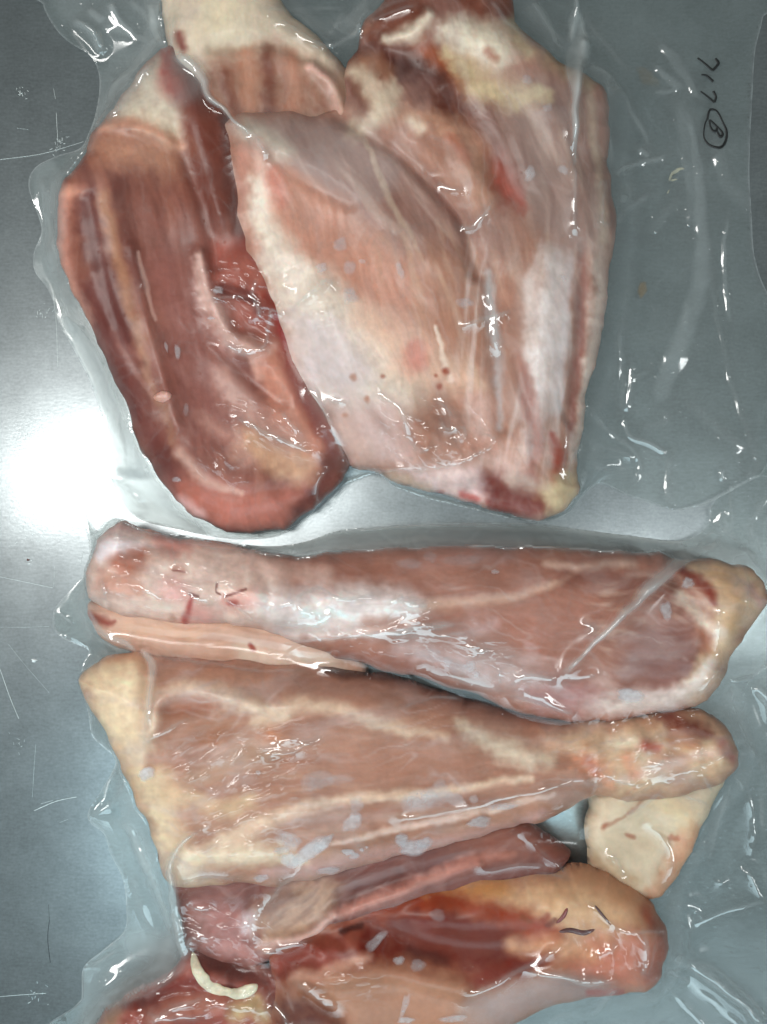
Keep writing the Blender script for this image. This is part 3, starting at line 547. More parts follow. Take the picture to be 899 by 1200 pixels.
meat('long_top_leg', 'lower',
     [(106, 660), (112, 636), (126, 620), (145, 612), (165, 620), (200, 628), (260, 637), (300, 645), (350, 650), (420, 644), (520, 639), (600, 639), (700, 644), (760, 648), (800, 654), (850, 657), (880, 665), (896, 690), (893, 712), (870, 746), (847, 790), (827, 820),
      (790, 833), (730, 843), (690, 846), (640, 842), (590, 826), (520, 802), (450, 786), (400, 771), (350, 755), (300, 738), (250, 731), (200, 728), (140, 720), (106, 706), (102, 682)],
     4, 82, 66,
     [('F', [(300, 650), (800, 660), (820, 800), (640, 830), (350, 740)], (1, .12), (120, 13), (206, 162, 142), .6, .05), ('F', [(330, 650), (780, 660), (800, 800), (600, 800)], (1, .1), (120, 15), (164, 106, 88), .6, .08),
      ('P', [(98, 640), (150, 606), (230, 630), (310, 645), (330, 700), (320, 738), (250, 735), (98, 712)], 14, (234, 212, 194), .93), ('P', [(110, 640), (128, 628), (166, 638), (150, 650), (116, 664)], 5, (226, 220, 218), .9), ('P', [(130, 656), (168, 640), (170, 664), (150, 678), (134, 668)], 5, (202, 124, 94), .92, 4), ('S', [(122, 684), (158, 690)], 11, (222, 164, 138), .8),
      ('P', [(172, 622), (218, 624), (218, 648), (186, 642)], 7, (218, 148, 132), .85), ('S', [(125, 616), (160, 618)], 7, (222, 186, 178), .7), ('S', [(200, 690), (222, 712), (240, 726)], 12, (230, 164, 152), .7), ('S', [(205, 668), (212, 671)], 5, (210, 160, 138), .8), ('S', [(265, 705), (300, 700)], 10, (232, 168, 152), .7), ('S', [(150, 705), (210, 715)], 8, (240, 214, 196), .7),
      ('S', [(224, 698), (221, 712), (217, 733)], (2, 3.4, 5), (200, 74, 70), .75, 3), ('S', [(222, 696), (232, 699)], 1.6, (140, 66, 58), .8, 1), ('S', [(255, 683), (254, 692), (258, 696)], 1.2, (140, 66, 56), .85, 1), ('S', [(264, 698), (276, 695), (288, 690)], 1.5, (150, 66, 58), .85, 1), ('S', [(270, 706), (276, 706)], 4, (206, 92, 80), .8), ('S', [(203, 669), (216, 671)], 1.2, (160, 70, 60), .7, 1),
      ('P', [(300, 700), (340, 690), (400, 685), (455, 690), (505, 712), (465, 728), (400, 738), (330, 738)], 9, (238, 232, 222), .95), ('S', [(300, 665), (340, 668), (380, 672)], 10, (226, 196, 178), .7), ('S', [(330, 742), (420, 738), (480, 726)], 7, (232, 218, 206), .8), ('S', [(430, 728), (470, 732)], 7, (208, 160, 138), .8), ('S', [(395, 770), (450, 775), (520, 790)], 10, (178, 120, 102), .7),
      ('S', [(470, 664), (520, 655), (600, 652)], 8, (196, 152, 136), .6), ('S', [(500, 710), (560, 706), (610, 698), (645, 686), (672, 670)], (7, 6, 5, 4, 3), (222, 186, 160), .9, 3), ('P', [(510, 725), (600, 710), (680, 700), (720, 740), (650, 790), (560, 770)], 18, (194, 136, 114), .7),
      ('S', [(660, 668), (700, 680), (760, 690), (790, 700)], 12, (168, 110, 94), .7), ('S', [(640, 660), (690, 665), (740, 660)], 5, (222, 194, 172), .7), ('F', [(690, 690), (810, 680), (820, 780), (720, 790)], (1, .35), (36, 8), (220, 192, 168), .85, -.02),
      ('P', [(760, 728), (818, 740), (814, 792), (770, 806), (726, 790)], 14, (158, 110, 102), .75), ('P', [(792, 656), (850, 655), (896, 680), (892, 714), (852, 776), (828, 822), (800, 822), (812, 790), (832, 752), (836, 716), (820, 684)], 8, (230, 204, 166), .94), ('S', [(798, 666), (826, 686), (838, 706)], (5, 7, 5), (178, 74, 54), .93, 3), ('S', [(820, 740), (826, 760)], 8, (202, 130, 96), .75), ('S', [(842, 672), (866, 700), (860, 730)], 10, (220, 180, 132), .7), ('S', [(880, 690), (890, 706)], 6, (214, 158, 140), .7),
      ('S', [(800, 700), (824, 730), (845, 742)], 7, (238, 222, 198), .9), ('S', [(690, 826), (760, 822), (812, 808), (836, 780)], (9, 13, 10, 6), (234, 222, 208), .9), ('S', [(700, 800), (720, 812)], 9, (214, 186, 172), .7), ('S', [(470, 760), (560, 786), (660, 828)], (10, 14, 10), (212, 188, 180), .6), ('P', [(620, 795), (690, 800), (700, 832), (640, 836)], 10, (198, 146, 138), .75), ('F', [(450, 730), (640, 740), (680, 820), (520, 790)], (1, .3), (40, 12), (218, 196, 190), .6, .1), ('S', [(540, 745), (580, 730)], 6, (214, 184, 176), .5)],
     (190, 136, 114), bumps=[([(310, 715), (400, 705), (490, 715)], 18, 7), ([(300, 740), (400, 742), (480, 728)], 7, -5), ([(500, 712), (610, 700), (672, 670)], 7, -3), ([(115, 662), (150, 645), (200, 640)], 8, -6), ([(130, 690), (200, 700), (300, 700)], 14, 6), ([(140, 670), (165, 655)], 12, -5), ([(300, 660), (320, 700), (310, 735)], 9, -4), ([(790, 680), (825, 720), (830, 760)], 8, -5), ([(860, 690), (850, 740)], 14, 6), ([(690, 815), (800, 812)], 10, 4), ([(560, 690), (660, 700), (740, 730)], 30, 5)] + knobs(110, 300, 630, 720, 18, 10, 5) + knobs(800, 890, 665, 800, 12, 10, 5) + knobs(300, 480, 690, 735, 10, 11, 5),
     seed=10, label='long leg lying topmost in the lower bag with a bony white left end', cat='leg', fas=1.5, fib=(1, .12, 120, 13, 1.8))

# small solid parts lying on the meat
def lump(name, bag, pts, w, hgt, mat, parent, seed=1, n=6, ns=10, sink=0.3, col=None):
    """rounded worm-like solid along a line lying on the meat"""
    p = smooth(pts, n) if len(pts) > 2 else np.array([np.asarray(pts[0]) * (1 - t) + np.asarray(pts[1]) * t for t in np.linspace(0, 1, 10)], float)
    m = len(p); W = np.interp(np.linspace(0, 1, m), np.linspace(0, 1, len(w)), w) if np.ndim(w) else np.full(m, float(w))
    e = np.sqrt(np.clip(1 - np.abs(np.linspace(-1, 1, m)) ** 6, 0.02, 1)); W = W * e * (1 + .12 * pnoise(np.arange(m) * .3, np.full(m, seed * 1.7), seed))
    tg = np.gradient(p, axis=0); tg /= np.linalg.norm(tg, axis=1)[:, None] + 1e-9; nm = np.stack([-tg[:, 1], tg[:, 0]], 1)
    z0 = np.array([world_top(bag, a, b) for a, b in p]); ker = np.ones(5) / 5; z0 = np.convolve(np.pad(z0, 2, mode='edge'), ker, 'valid')
    k = (HP - z0) / HP; x = CX + (p[:, 0] - CX) * k; y = CY + (p[:, 1] - CY) * k
    T = TOPS[bag]
    for a, b, zz, ww in zip(x, y, z0, W):
        T[np.hypot(GX - a, GY - b) < ww] = np.maximum(T[np.hypot(GX - a, GY - b) < ww], zz + 2 * hgt * (1 - sink))
    rows = []
    for j in range(ns):
        t = 2 * np.pi * j / ns
        rows.append(to_world(x + nm[:, 0] * W * math.cos(t), y + nm[:, 1] * W * math.cos(t), z0 + hgt * (math.sin(t) + 1 - 2 * sink) * e))
    co = np.vstack(rows); f = []
    for j in range(ns):
        j2 = (j + 1) % ns
        for i in range(m - 1): f.append((j * m + i, j2 * m + i, j2 * m + i + 1, j * m + i + 1))
    o = make_obj(name, co, f, mat, parent); o.location = [-a for a in parent.location]
    return o
D = bpy.data.objects
BONE = plain('fresh_bone', (226, 210, 182), .35, 0, .2, 400, .12)
CLOT = plain('dark_blood_clot', (92, 46, 44), .3, 0, 0, 500, .3)
FATM = plain('soft_pink_fat', (206, 148, 134), .4, 0, .3, 500, .12)
def piece(n): return D[n]
lump('exposed_bone', 'lower', [(226, 1116), (232, 1138), (248, 1156), (272, 1166), (292, 1160), (302, 1154)], (5, 7, 7.5, 7.5, 7, 5), 3, BONE, piece('broken_rib_piece'), 3, sink=.4, ns=16, n=10)
lump('blood_clot', 'lower', [(655, 1092), (668, 1090), (684, 1093), (697, 1089)], (1.8, 3, 3.2, 2), 1.2, CLOT, piece('bloody_lower_leg'), 4)
lump('blood_clot', 'lower', [(697, 1061), (705, 1071), (716, 1084)], (1.1, 1.6, 0.8), 1.0, CLOT, piece('bloody_lower_leg'), 5)
lump('blood_clot', 'lower', [(665, 1064), (660, 1074), (652, 1082)], (1.8, 2.4, 1.5), 1.4, plain('red_blood_clot', (130, 50, 44), .3), piece('bloody_lower_leg'), 6)
lump('fat_nodule', 'upper', [(180, 466), (190, 465), (201, 463)], (3, 7, 4.5), 1.8, FATM, piece('dark_lean_meat_piece'), 7)
# specks on the table
def speck(x, y, r, mat, label, name, z=0.0):
    n = 10; rows = []; co = []
    for k, (rr, zz) in enumerate(((1, .05), (.9, .5), (.5, .85))):
        for i in range(n):
            a = 2 * np.pi * i / n; q_ = r * rr * (1 + .25 * math.sin(3 * a + x) + .12 * math.cos(5 * a))
            co.append(((x + q_ * math.cos(a) * 1.25 - CX) * S, (CY - y - q_ * math.sin(a) * .8) * S, (z + zz * r * .6) * S))
    co.append(((x - CX) * S, (CY - y) * S, (z + r * .6) * S)); c = len(co) - 1
    f = []
    for k in range(2):
        for i in range(n): f.append((k * n + i, k * n + (i + 1) % n, (k + 1) * n + (i + 1) % n, (k + 1) * n + i))
    for i in range(0, n, 2): f.append((2 * n + i, 2 * n + (i + 1) % n, 2 * n + (i + 2) % n, c))
    o = make_obj(name, co, f, mat); tag(o, label, 'crumb'); return o
speck(40, 774, 2.6, plain('white_crumb', (230, 235, 235), .6), 'tiny white crumb on the bare steel left of the lower bag', 'crumb')
speck(33, 656, 1.5, plain('dark_crumb', (90, 50, 45), .6), 'tiny dark speck on the bright steel left of the bony leg end', 'crumb')


# ------------------------------------------------------------------ vacuum bag film, relaxed over the meat
def shift_avg(F):
    P = np.pad(F, 1, mode='edge')
    return 0.25 * (P[:-2, 1:-1] + P[2:, 1:-1] + P[1:-1, :-2] + P[1:-1, 2:])
def upsample(F, shape):
    yi = np.linspace(0, F.shape[0] - 1, shape[0]); xi = np.linspace(0, F.shape[1] - 1, shape[1])
    y0 = np.floor(yi).astype(int); y1 = np.minimum(y0 + 1, F.shape[0] - 1); fy = (yi - y0)[:, None]
    x0 = np.floor(xi).astype(int); x1 = np.minimum(x0 + 1, F.shape[1] - 1); fx = (xi - x0)[None]
    A = F[y0][:, x0] * (1 - fx) + F[y0][:, x1] * fx; B = F[y1][:, x0] * (1 - fx) + F[y1][:, x1] * fx
    return A * (1 - fy) + B * fy
def relax(M, press, levels=((8, 250), (4, 160), (2, 110), (1, 70)), sm=10, floor=None):
    """a skin under tension, pressed down by the vacuum, resting on the meat"""
    F = None
    for st, it in levels:
        m = M[::st, ::st]
        F = m.copy() if F is None else np.maximum(upsample(F, m.shape), m)
        p = press * (G * st) ** 2
        for _ in range(it): F = np.maximum(m, shift_avg(F) - p)
    if F.shape != M.shape: F = upsample(F, M.shape)
    for _ in range(sm): F = shift_avg(F)
    return np.maximum(F + 0.4, (M if floor is None else floor) - 0.9)
FILMZ = {}
PUCKER = {'upper': [([(235, 320), (300, 310), (320, 400), (260, 410)], (1, .4), 5), ([(440, 455), (570, 480), (570, 545), (470, 540)], (1, .7), 5), ([(265, 470), (380, 500), (370, 540), (290, 520)], (1, .4), 4), ([(240, 540), (290, 530), (290, 570), (230, 560)], (1, .4), 4), ([(330, 320), (400, 320), (400, 370), (340, 380)], (1, -.7), 3)],
          'lower': [([(210, 870), (360, 850), (360, 900), (250, 940), (215, 920)], (1, -.5), 5), ([(250, 940), (350, 930), (330, 1000), (230, 1010)], (1, -.4), 4), ([(455, 690), (510, 700), (510, 725), (460, 730)], (1, -.4), 6), ([(360, 1140), (440, 1135), (440, 1165), (370, 1170)], (1, -.1), 4), ([(110, 640), (300, 650), (300, 720), (110, 715)], (1, .2), 4), ([(330, 740), (560, 730), (600, 790), (420, 770)], (1, .2), 4), ([(680, 845), (850, 840), (855, 910), (700, 930)], (1, -.4), 5), ([(680, 1080), (775, 1080), (770, 1150), (680, 1150)], (.3, 1), 4), ([(160, 1150), (300, 1150), (300, 1210), (150, 1210)], (1, -.4), 4), ([(220, 1070), (310, 1060), (320, 1130), (230, 1110)], (1, .4), 4)]}
CRUMPLE = {'upper': [([(30, -40), (215, -40), (200, 60), (120, 110), (60, 60)], 20, 1.0), ([(300, -30), (440, -30), (420, 60), (380, 60)], 10, .8), ([(600, -30), (760, -30), (760, 120), (700, 110)], 25, .6), ([(680, 470), (900, 520), (900, 600), (700, 600)], 20, .7), ([(30, 180), (110, 180), (210, 620), (120, 600)], 12, .6), ([(720, 60), (880, 60), (880, 420), (720, 420)], 40, .28)],
           'lower': [([(800, 560), (930, 540), (930, 700), (890, 690), (820, 650)], 12, 1.0), ([(850, 720), (930, 700), (930, 1240), (640, 1240), (780, 1160), (780, 1060), (850, 900)], 20, .9), ([(60, 690), (110, 690), (110, 770), (60, 760)], 8, .6), ([(90, 900), (180, 900), (215, 1130), (90, 1240)], 14, .7), ([(100, 600), (820, 600), (820, 650), (300, 655)], 8, .6)]}
def film(bag, root, outline, ridges, patches, zbase, press, seed):
    M = TOPS[bag]
    fl = zbase + 2.2 + 2.4 * fbm(GX / 90, GY / 90, seed, 3)
    base = np.maximum(M + 1.6, np.maximum(fl, zbase + 0.8))
    F0 = relax(base, press, ((8, 250), (4, 120), (2, 60)), 4)
    U, V = proj(GX, GY, F0); free = sstep((F0 - M - 4) / 12)
    # every crease is a taut crest: lift the skin along it and let it settle into a tent
    wire = base.copy(); lines = []
    for rd in ridges:
        pts, w, a = rd[:3]; hz = rd[3] if len(rd) > 3 else 0.3
        p = np.asarray(pts, float); p = smooth(p, 5) if len(p) > 2 else p
        far = p[:, 0].mean() > 725 and bag == 'upper'
        wm = np.max(w); a = a * (1.0 if far else 1.8); R = wm * 3 + 4
        sel = (U > p[:, 0].min() - R) & (U < p[:, 0].max() + R) & (V > p[:, 1].min() - R) & (V < p[:, 1].max() + R)
        if not sel.any(): continue
        u = U[sel] + 2.2 * pnoise(U[sel] / 24, V[sel] / 24, seed + 30); v = V[sel] + 2.2 * pnoise(U[sel] / 24, V[sel] / 24, seed + 31)
        d, t = dist_poly(u, v, p)
        W = np.interp(t, np.linspace(0, 1, len(w)), w) if np.ndim(w) else w + 0 * d
        e = sstep(np.minimum(t, 1 - t) * 6) * (0.85 + 0.35 * pnoise(u / 34, v / 34, seed + 32))
        rc = np.maximum(3.4, 0.8 * W); crest = d < rc
        if far: lines.append((sel, d, W * 1.5, np.clip(e, 0, 1.2), a, hz, 99)); continue
        ws = wire[sel]; ws[crest] = np.maximum(ws[crest], (F0[sel] + e * a * (1 - 0.5 * (d / rc) ** 2))[crest]); wire[sel] = ws
        lines.append((sel, d, W, np.clip(e, 0, 1.2), a, hz, wm))
    F = relax(wire, press, sm=5, floor=base)
    # fine random wrinkling: sharp folds where the film is slack, slight ripples where it clings
    wx = 22 * fbm(U / 80, V / 80, seed + 3, 2); wy = 22 * fbm(U / 80, V / 80, seed + 4, 2)
    n1 = pnoise((U + wx) / 46, (V + wy) / 46, seed + 5); n2 = pnoise((U + wy) / 22, (V + wx) / 30, seed + 6)
    r1 = np.clip(1 - np.abs(n1) * 7, 0, 1) ** 2; r2 = np.clip(1 - np.abs(n2) * 6, 0, 1) ** 2
    mk = (M[::8, ::8] > 5).astype(float)
    for _ in range(14): mk = shift_avg(mk)
    open_ = 1 - sstep((upsample(mk, M.shape) - 0.45) / 0.35)      # 1 over the open table, 0 in the gaps between pieces
    msk = sstep((fbm(U / 120, V / 120, seed + 8, 2) + 0.15) / 0.5)
    add = free * msk * (0.9 * r1 + 0.25 * r2) + (1 - free) * 0.25 * msk * r2
    haze = 0.015 + free * open_ * (0.095 + 0.07 * msk * r1) + (1 - free) * 0.05 * msk * r2
    haze += 0.02 * np.clip(fbm(U / 60, V / 60, seed + 12, 3), -.6, 1)
    # crumpled facets where the loose film was squeezed
    cr = np.zeros_like(F)
    for pts, soft, amp in CRUMPLE[bag]: cr = np.maximum(cr, amp * poly_mask(U, V, pts, soft))
    c1 = np.abs(pnoise((U + .6 * wx) / 62, (V + .6 * wy) / 62, seed + 41)); c2 = np.abs(pnoise((U + wx) / 27, (V + wy) / 33, seed + 42))
    add += free * cr * (14.0 * c1 + 3.0 * c2); haze += free * cr * open_ * (0.16 * np.clip(c1 * 2, 0, 1) + 0.10 * np.clip(1 - c1 * 9, 0, 1))
    gy_, gx_ = np.gradient(F, G); steep = sstep((np.hypot(gx_, gy_) - 0.5) / 1.6)
    haze += 0.06 * steep * open_
    gloss = 0.010 + 0.070 * free * (0.35 + 0.65 * open_)
    # patches where the clinging film is finely puckered and glitters
    for pts, (dx, dy), amp in PUCKER[bag]:
        m = poly_mask(U, V, pts, 14); L_ = math.hypot(dx, dy); dx /= L_; dy /= L_
        n = fbm((U * dx + V * dy + .5 * wx) / 24, (-U * dy + V * dx + .5 * wy) / 9, seed + 51, 2)
        n = np.clip(n + .1, 0, 1); add += .75 * amp * m * n; gloss += 0.035 * m * sstep(n * 3)
    for sel, d, W, e, a, hz, wm in lines:
        if wm > 5: add[sel] += 0.5 * a * np.exp(-(d / W) ** 2) * e
        gloss[sel] += 0.09 * np.exp(-(d / (W * 2.2)) ** 2)
        haze[sel] += hz * (0.9 if wm > 4.5 else 0.5) * sstep((W * 1.3 - d) / (W * 0.9 + 0.5)) * e
    for (pts, soft, hz) in patches:
        haze += hz * poly_mask(U + 3 * n2, V + 3 * n1, pts, soft)
    Z = F + add
    if bag == 'lower': haze = haze * (1 - 0.7 * poly_mask(U, V, [(585, 955), (690, 935), (695, 1015), (650, 1012)], 10))
    out = np.array(smooth(outline, 6, True))
    D = sdf(GX, GY, unproj(out, zbase + 2))
    haze += 0.30 * np.exp(-(np.clip(D, 0, None) / 1.6) ** 2)          # cut edge of the film
    gy, gx = np.gradient(D, G); near = np.abs(D) < 0.75 * G
    X = np.where(near, GX - gx * D, GX); Y = np.where(near, GY - gy * D, GY)
    edge = np.exp(-(np.clip(D, 0, None) / 14) ** 2)
    low = M < 1
    Z = np.where(low, Z * (1 - edge) + edge * np.minimum(Z, zbase + 2.0 + 1.5 * (1 + fbm(U / 40, V / 40, seed + 15, 2))), Z)
    vin = (D > -0.75 * G)
    idx = -np.ones((NY, NX), int)
    q = vin[:-1, :-1] & vin[1:, :-1] & vin[:-1, 1:] & vin[1:, 1:]
    use = np.zeros((NY, NX), bool)
    use[:-1, :-1] |= q; use[1:, :-1] |= q; use[:-1, 1:] |= q; use[1:, 1:] |= q
    idx[use] = np.arange(use.sum())
    f = np.stack([idx[:-1, :-1][q], idx[1:, :-1][q], idx[1:, 1:][q], idx[:-1, 1:][q]], 1)
    o = make_obj('upper_film', to_world(X[use], Y[use], Z[use]), f, FILM, root)
    set_float(o, 'haze', np.clip(haze[use], 0.005, 0.85))
    set_float(o, 'gloss', np.clip(gloss[use], 0, 0.13))
    # under side of the bag, flat on the table
    st = 3
    Xc, Yc, Dc = GX[::st, ::st], GY[::st, ::st], D[::st, ::st] - 2
    gy, gx = np.gradient(Dc, G * st); nr = np.abs(Dc) < 0.75 * G * st
    Xc = np.where(nr, Xc - gx * Dc, Xc); Yc = np.where(nr, Yc - gy * Dc, Yc)
    vi = Dc > -0.75 * G * st; q = vi[:-1, :-1] & vi[1:, :-1] & vi[:-1, 1:] & vi[1:, 1:]
    ii = np.arange(Xc.size).reshape(Xc.shape)
    f = np.stack([ii[:-1, :-1][q], ii[1:, :-1][q], ii[1:, 1:][q], ii[:-1, 1:][q]], 1)
    un = np.unique(f); rm = -np.ones(Xc.size, int); rm[un] = np.arange(len(un))
    o2 = make_obj('under_film', to_world(Xc.ravel()[un], Yc.ravel()[un], np.full(len(un), zbase * .5 + 0.4)), rm[f], FILM, root)
    set_float(o2, 'haze', np.full(len(un), 0.07)); set_float(o2, 'gloss', np.full(len(un), 0.04))
    FILMZ[bag] = Z
    return o

UP_OUT = [(46, -36), (50, 4), (64, 32), (82, 50), (104, 64), (114, 80), (117, 104), (112, 135), (104, 158), (94, 174), (70, 182), (48, 191), (36, 204), (34, 222), (44, 250), (49, 272), (40, 296), (41, 318), (56, 338), (64, 356), (70, 380), (88, 412), (106, 448), (120, 490),
          (127, 530), (127, 562), (136, 582), (150, 600), (172, 612), (208, 620), (245, 628), (285, 632), (325, 628), (352, 612), (376, 592), (398, 572), (420, 562), (442, 556), (462, 570), (500, 584), (550, 596), (600, 608), (640, 611), (668, 600), (684, 580), (704, 567), (730, 578), (760, 588), (792, 598),
          (822, 592), (856, 576), (886, 560), (935, 542), (935, 400), (900, 345), (884, 300), (881, 250), (878, 200), (881, 120), (885, 60), (894, 20), (900, -36)]
LOW_OUT = [(95, 590), (99, 614), (105, 640), (104, 668), (90, 684), (68, 708), (62, 722), (64, 738), (78, 750), (104, 762), (98, 778), (95, 800), (104, 836), (108, 862), (122, 876), (136, 892), (120, 924), (104, 950), (106, 964), (122, 978), (130, 1002), (144, 1030), (148, 1060), (146, 1090), (122, 1112), (98, 1134), (96, 1170), (92, 1244),
           (935, 1244), (935, 548), (890, 556), (858, 572), (834, 590), (830, 612), (815, 628), (788, 634), (740, 628), (690, 622), (640, 615), (580, 612), (500, 613), (440, 617), (395, 622), (360, 634), (320, 640), (270, 636), (220, 628), (180, 622), (150, 610), (128, 608), (112, 622), (104, 610)]
R_UP = [([(177, 8), (184, 40), (196, 63)], 4, 6, .35), ([(128, 4), (138, 26), (160, 46)], 5, 7, .3), ([(84, 22), (112, 44), (120, 64)], 6, 7, .25), ([(150, 0), (168, 18), (182, 36)], 4, 6, .3), ([(120, 34), (150, 42), (178, 52)], 4, 6, .3), ([(104, 10), (124, 30)], 5, 5, .2),
        ([(198, 62), (222, 76), (240, 96), (248, 118), (268, 136), (300, 162)], (7, 8, 7, 5, 3, 2.4), 7, .5), ([(300, 162), (314, 184)], 3, 4, .4), ([(185, 68), (160, 98), (140, 124), (128, 140)], (4, 6, 5, 3), 4, .2), ([(206, 20), (200, 60)], 3, 5, .3),
        ([(308, 12), (360, 12), (404, 12)], 2.6, 5, .3), ([(312, 16), (344, 36), (384, 56), (404, 50), (420, 38), (424, 18)], 2.6, 6, .3), ([(404, 14), (396, 30), (384, 48)], 3, 6, .35), ([(425, 26), (450, 8), (480, 0)], 3, 5, .25), ([(430, 28), (462, 14), (486, 8)], 2, 4, .25),
        ([(574, 0), (592, 24), (620, 50)], 3, 5, .3), ([(620, -5), (640, 30), (650, 52), (662, 60)], (5, 5, 3, 2), 7, .25), ([(675, -5), (672, 24), (666, 56)], (3, 7, 4), 7, .3), ([(684, 44), (682, 70), (674, 120), (672, 190)], (5, 8, 6, 2), 8, .3), ([(672, 190), (674, 230), (672, 280)], 2, 4, .3),
        ([(598, 28), (625, 52), (650, 62), (664, 68)], 2, 4, .2), ([(682, 80), (706, 88), (728, 108), (745, 140), (764, 178)], 2.2, 4, .18), ([(708, 92), (717, 106), (724, 104)], 4, 8, .4), ([(712, 108), (714, 150), (717, 200)], 2, 3, .22), ([(684, 20), (712, 58), (735, 84)], 3, 4, .1),
        ([(768, 50), (790, 70), (804, 92), (822, 118)], (3, 5, 4, 2), 5, .16), ([(764, 76), (784, 92), (800, 106)], 3, 4, .16), ([(766, 108), (782, 108), (796, 104)], 2, 3, .18), ([(800, 118), (810, 150), (818, 200), (822, 260), (823, 310), (816, 350), (800, 396), (776, 456), (770, 478)], (2, 3, 4, 6, 7, 8, 8, 7, 3), 6, .2), ([(790, 110), (802, 160), (810, 230), (808, 270)], 5, 4, .1),
        ([(852, 248), (849, 300), (850, 340), (858, 380)], 2, 4, .2), ([(836, 150), (850, 210), (880, 246)], 6, 5, .08), ([(720, 206), (736, 196), (760, 190), (784, 180)], 2.4, 5, .25), ([(722, 262), (738, 246), (760, 224)], 3, 4, .15), ([(748, 176), (762, 184)], 3, 5, .25), ([(730, 240), (734, 228)], 3, 4, .25), ([(760, 276), (800, 228)], 4, 4, .06),
        ([(728, 380), (729, 440), (728, 488)], 2.6, 4, .12), ([(728, 488), (738, 511), (760, 520), (784, 532)], 2.2, 5, .25), ([(741, 420), (738, 460), (732, 482)], 1.8, 4, .16), ([(690, 480), (720, 510), (750, 538), (742, 570)], 2, 4, .15), ([(684, 518), (716, 526), (748, 538)], 1.8, 4, .25), ([(662, 566), (670, 540), (684, 518)], 2, 5, .4), ([(784, 532), (783, 570), (785, 598)], 3, 4, .12), ([(752, 500), (775, 495), (782, 480)], 3, 4, .1), ([(700, 550), (725, 542)], 2, 4, .14), ([(738, 446), (760, 434)], 1.5, 3, .1),
        ([(846, 550), (848, 562)], 2, 5, .4), ([(855, 568), (858, 580), (852, 592)], 2, 5, .3), ([(876, 552), (890, 570), (899, 590)], 4, 6, .25), ([(790, 598), (830, 588), (880, 560)], 1.8, 3, .2), ([(830, 300), (850, 420), (880, 520), (890, 555)], 2, 3, .06), ([(800, 470), (840, 500), (870, 530)], 5, 4, .06),
        ([(536, 264), (552, 268), (566, 254), (580, 234)], (2.2, 3, 3, 2), 5, .5), ([(512, 212), (525, 222), (542, 226)], 2.5, 4, .3), ([(569, 314), (574, 345), (580, 386), (582, 418)], (3, 4, 6, 4), 3.5, .3), ([(540, 383), (566, 376), (600, 364)], (2, 4, 2), 5, .45), ([(338, 366), (360, 348), (382, 330), (396, 342)], (2.2, 2.6, 3.2, 2), 5, .45), ([(298, 412), (312, 404), (315, 380), (318, 364), (334, 370)], 2.2, 5, .5), ([(302, 326), (296, 344), (304, 362), (300, 376)], 2.6, 5, .4), ([(248, 350), (262, 348), (292, 352)], 2, 4, .3), ([(262, 402), (282, 414), (300, 410)], 3, 4, .4),
        ([(356, 460), (366, 457), (372, 470), (384, 490), (394, 514), (404, 540)], 2, 6, .5), ([(276, 488), (300, 503), (334, 518), (372, 534)], (2, 3, 3, 2), 6, .5), ([(330, 482), (344, 500), (356, 512)], 2.4, 5, .35), ([(372, 462), (390, 470), (402, 474)], 1.8, 3, .3), ([(404, 545), (450, 552), (500, 550), (540, 542), (572, 526), (576, 512), (560, 506)], 2, 5, .35), ([(448, 464), (470, 480), (478, 508), (492, 530), (508, 522)], (2, 3, 3, 3, 2), 5, .4), ([(514, 492), (524, 504), (540, 500), (544, 510), (530, 518)], 2.4, 5, .4), ([(516, 470), (524, 480), (528, 488)], 2, 4, .35), ([(385, 548), (372, 572), (374, 596)], 2, 5, .3),
        ([(70, 362), (92, 384), (112, 408), (122, 436), (132, 464), (148, 494), (164, 530), (178, 556), (200, 588)], 2.2, 5, .3), ([(128, 562), (142, 566), (156, 580), (172, 598)], 3, 5, .2), ([(140, 540), (160, 546), (186, 546)], 2, 4, .2), ([(138, 490), (146, 510), (152, 540), (148, 560)], 4, 6, .25), ([(144, 568), (164, 580), (186, 602)], 3, 4, .15),
        ([(50, 205), (56, 250), (62, 290)], 4, 5, .2), ([(40, 232), (56, 262), (68, 300)], 3, 4, .15), ([(70, 330), (80, 372), (86, 390)], 3, 5, .4), ([(160, 300), (172, 340)], 2, 2, .1), ([(115, 128), (130, 110), (150, 84)], 3, 4, .15), ([(110, 150), (125, 130), (140, 90)], 6, 4, .12), ([(400, 552), (420, 556), (440, 552), (456, 566)], 2.2, 4, .3), ([(660, 490), (664, 520), (655, 560)], 2, 4, .25), ([(700, 220), (708, 214), (706, 260), (716, 262)], 1.8, 3, .3)]
P_UP = [([(118, 80), (180, 62), (215, 64), (240, 100), (205, 130), (150, 130), (120, 150), (104, 176)], 10, .14), ([(60, -10), (190, -10), (190, 60), (120, 64)], 10, .10), ([(72, 372), (112, 408), (134, 462), (172, 546), (150, 560), (128, 540), (120, 490)], 4, .38), ([(128, 552), (176, 556), (212, 600), (240, 626), (160, 610)], 6, .34), ([(40, 200), (72, 200), (70, 320), (42, 320), (48, 272)], 6, .18), ([(664, 64), (676, 20), (688, 52), (678, 100), (674, 190), (669, 120)], 3, .34), ([(690, 480), (740, 520), (790, 540), (780, 596), (700, 566)], 6, .06), ([(740, 150), (880, 200), (880, 540), (760, 560)], 40, .03),
        ([(268, 138), (380, 142), (470, 200), (420, 240), (330, 190), (290, 170)], 14, .16), ([(600, 100), (710, 110), (714, 280), (620, 260)], 20, .10), ([(345, 360), (420, 390), (480, 530), (400, 530), (350, 450)], 18, .10), ([(640, 290), (690, 300), (660, 500), (600, 520), (600, 360)], 16, .08)]
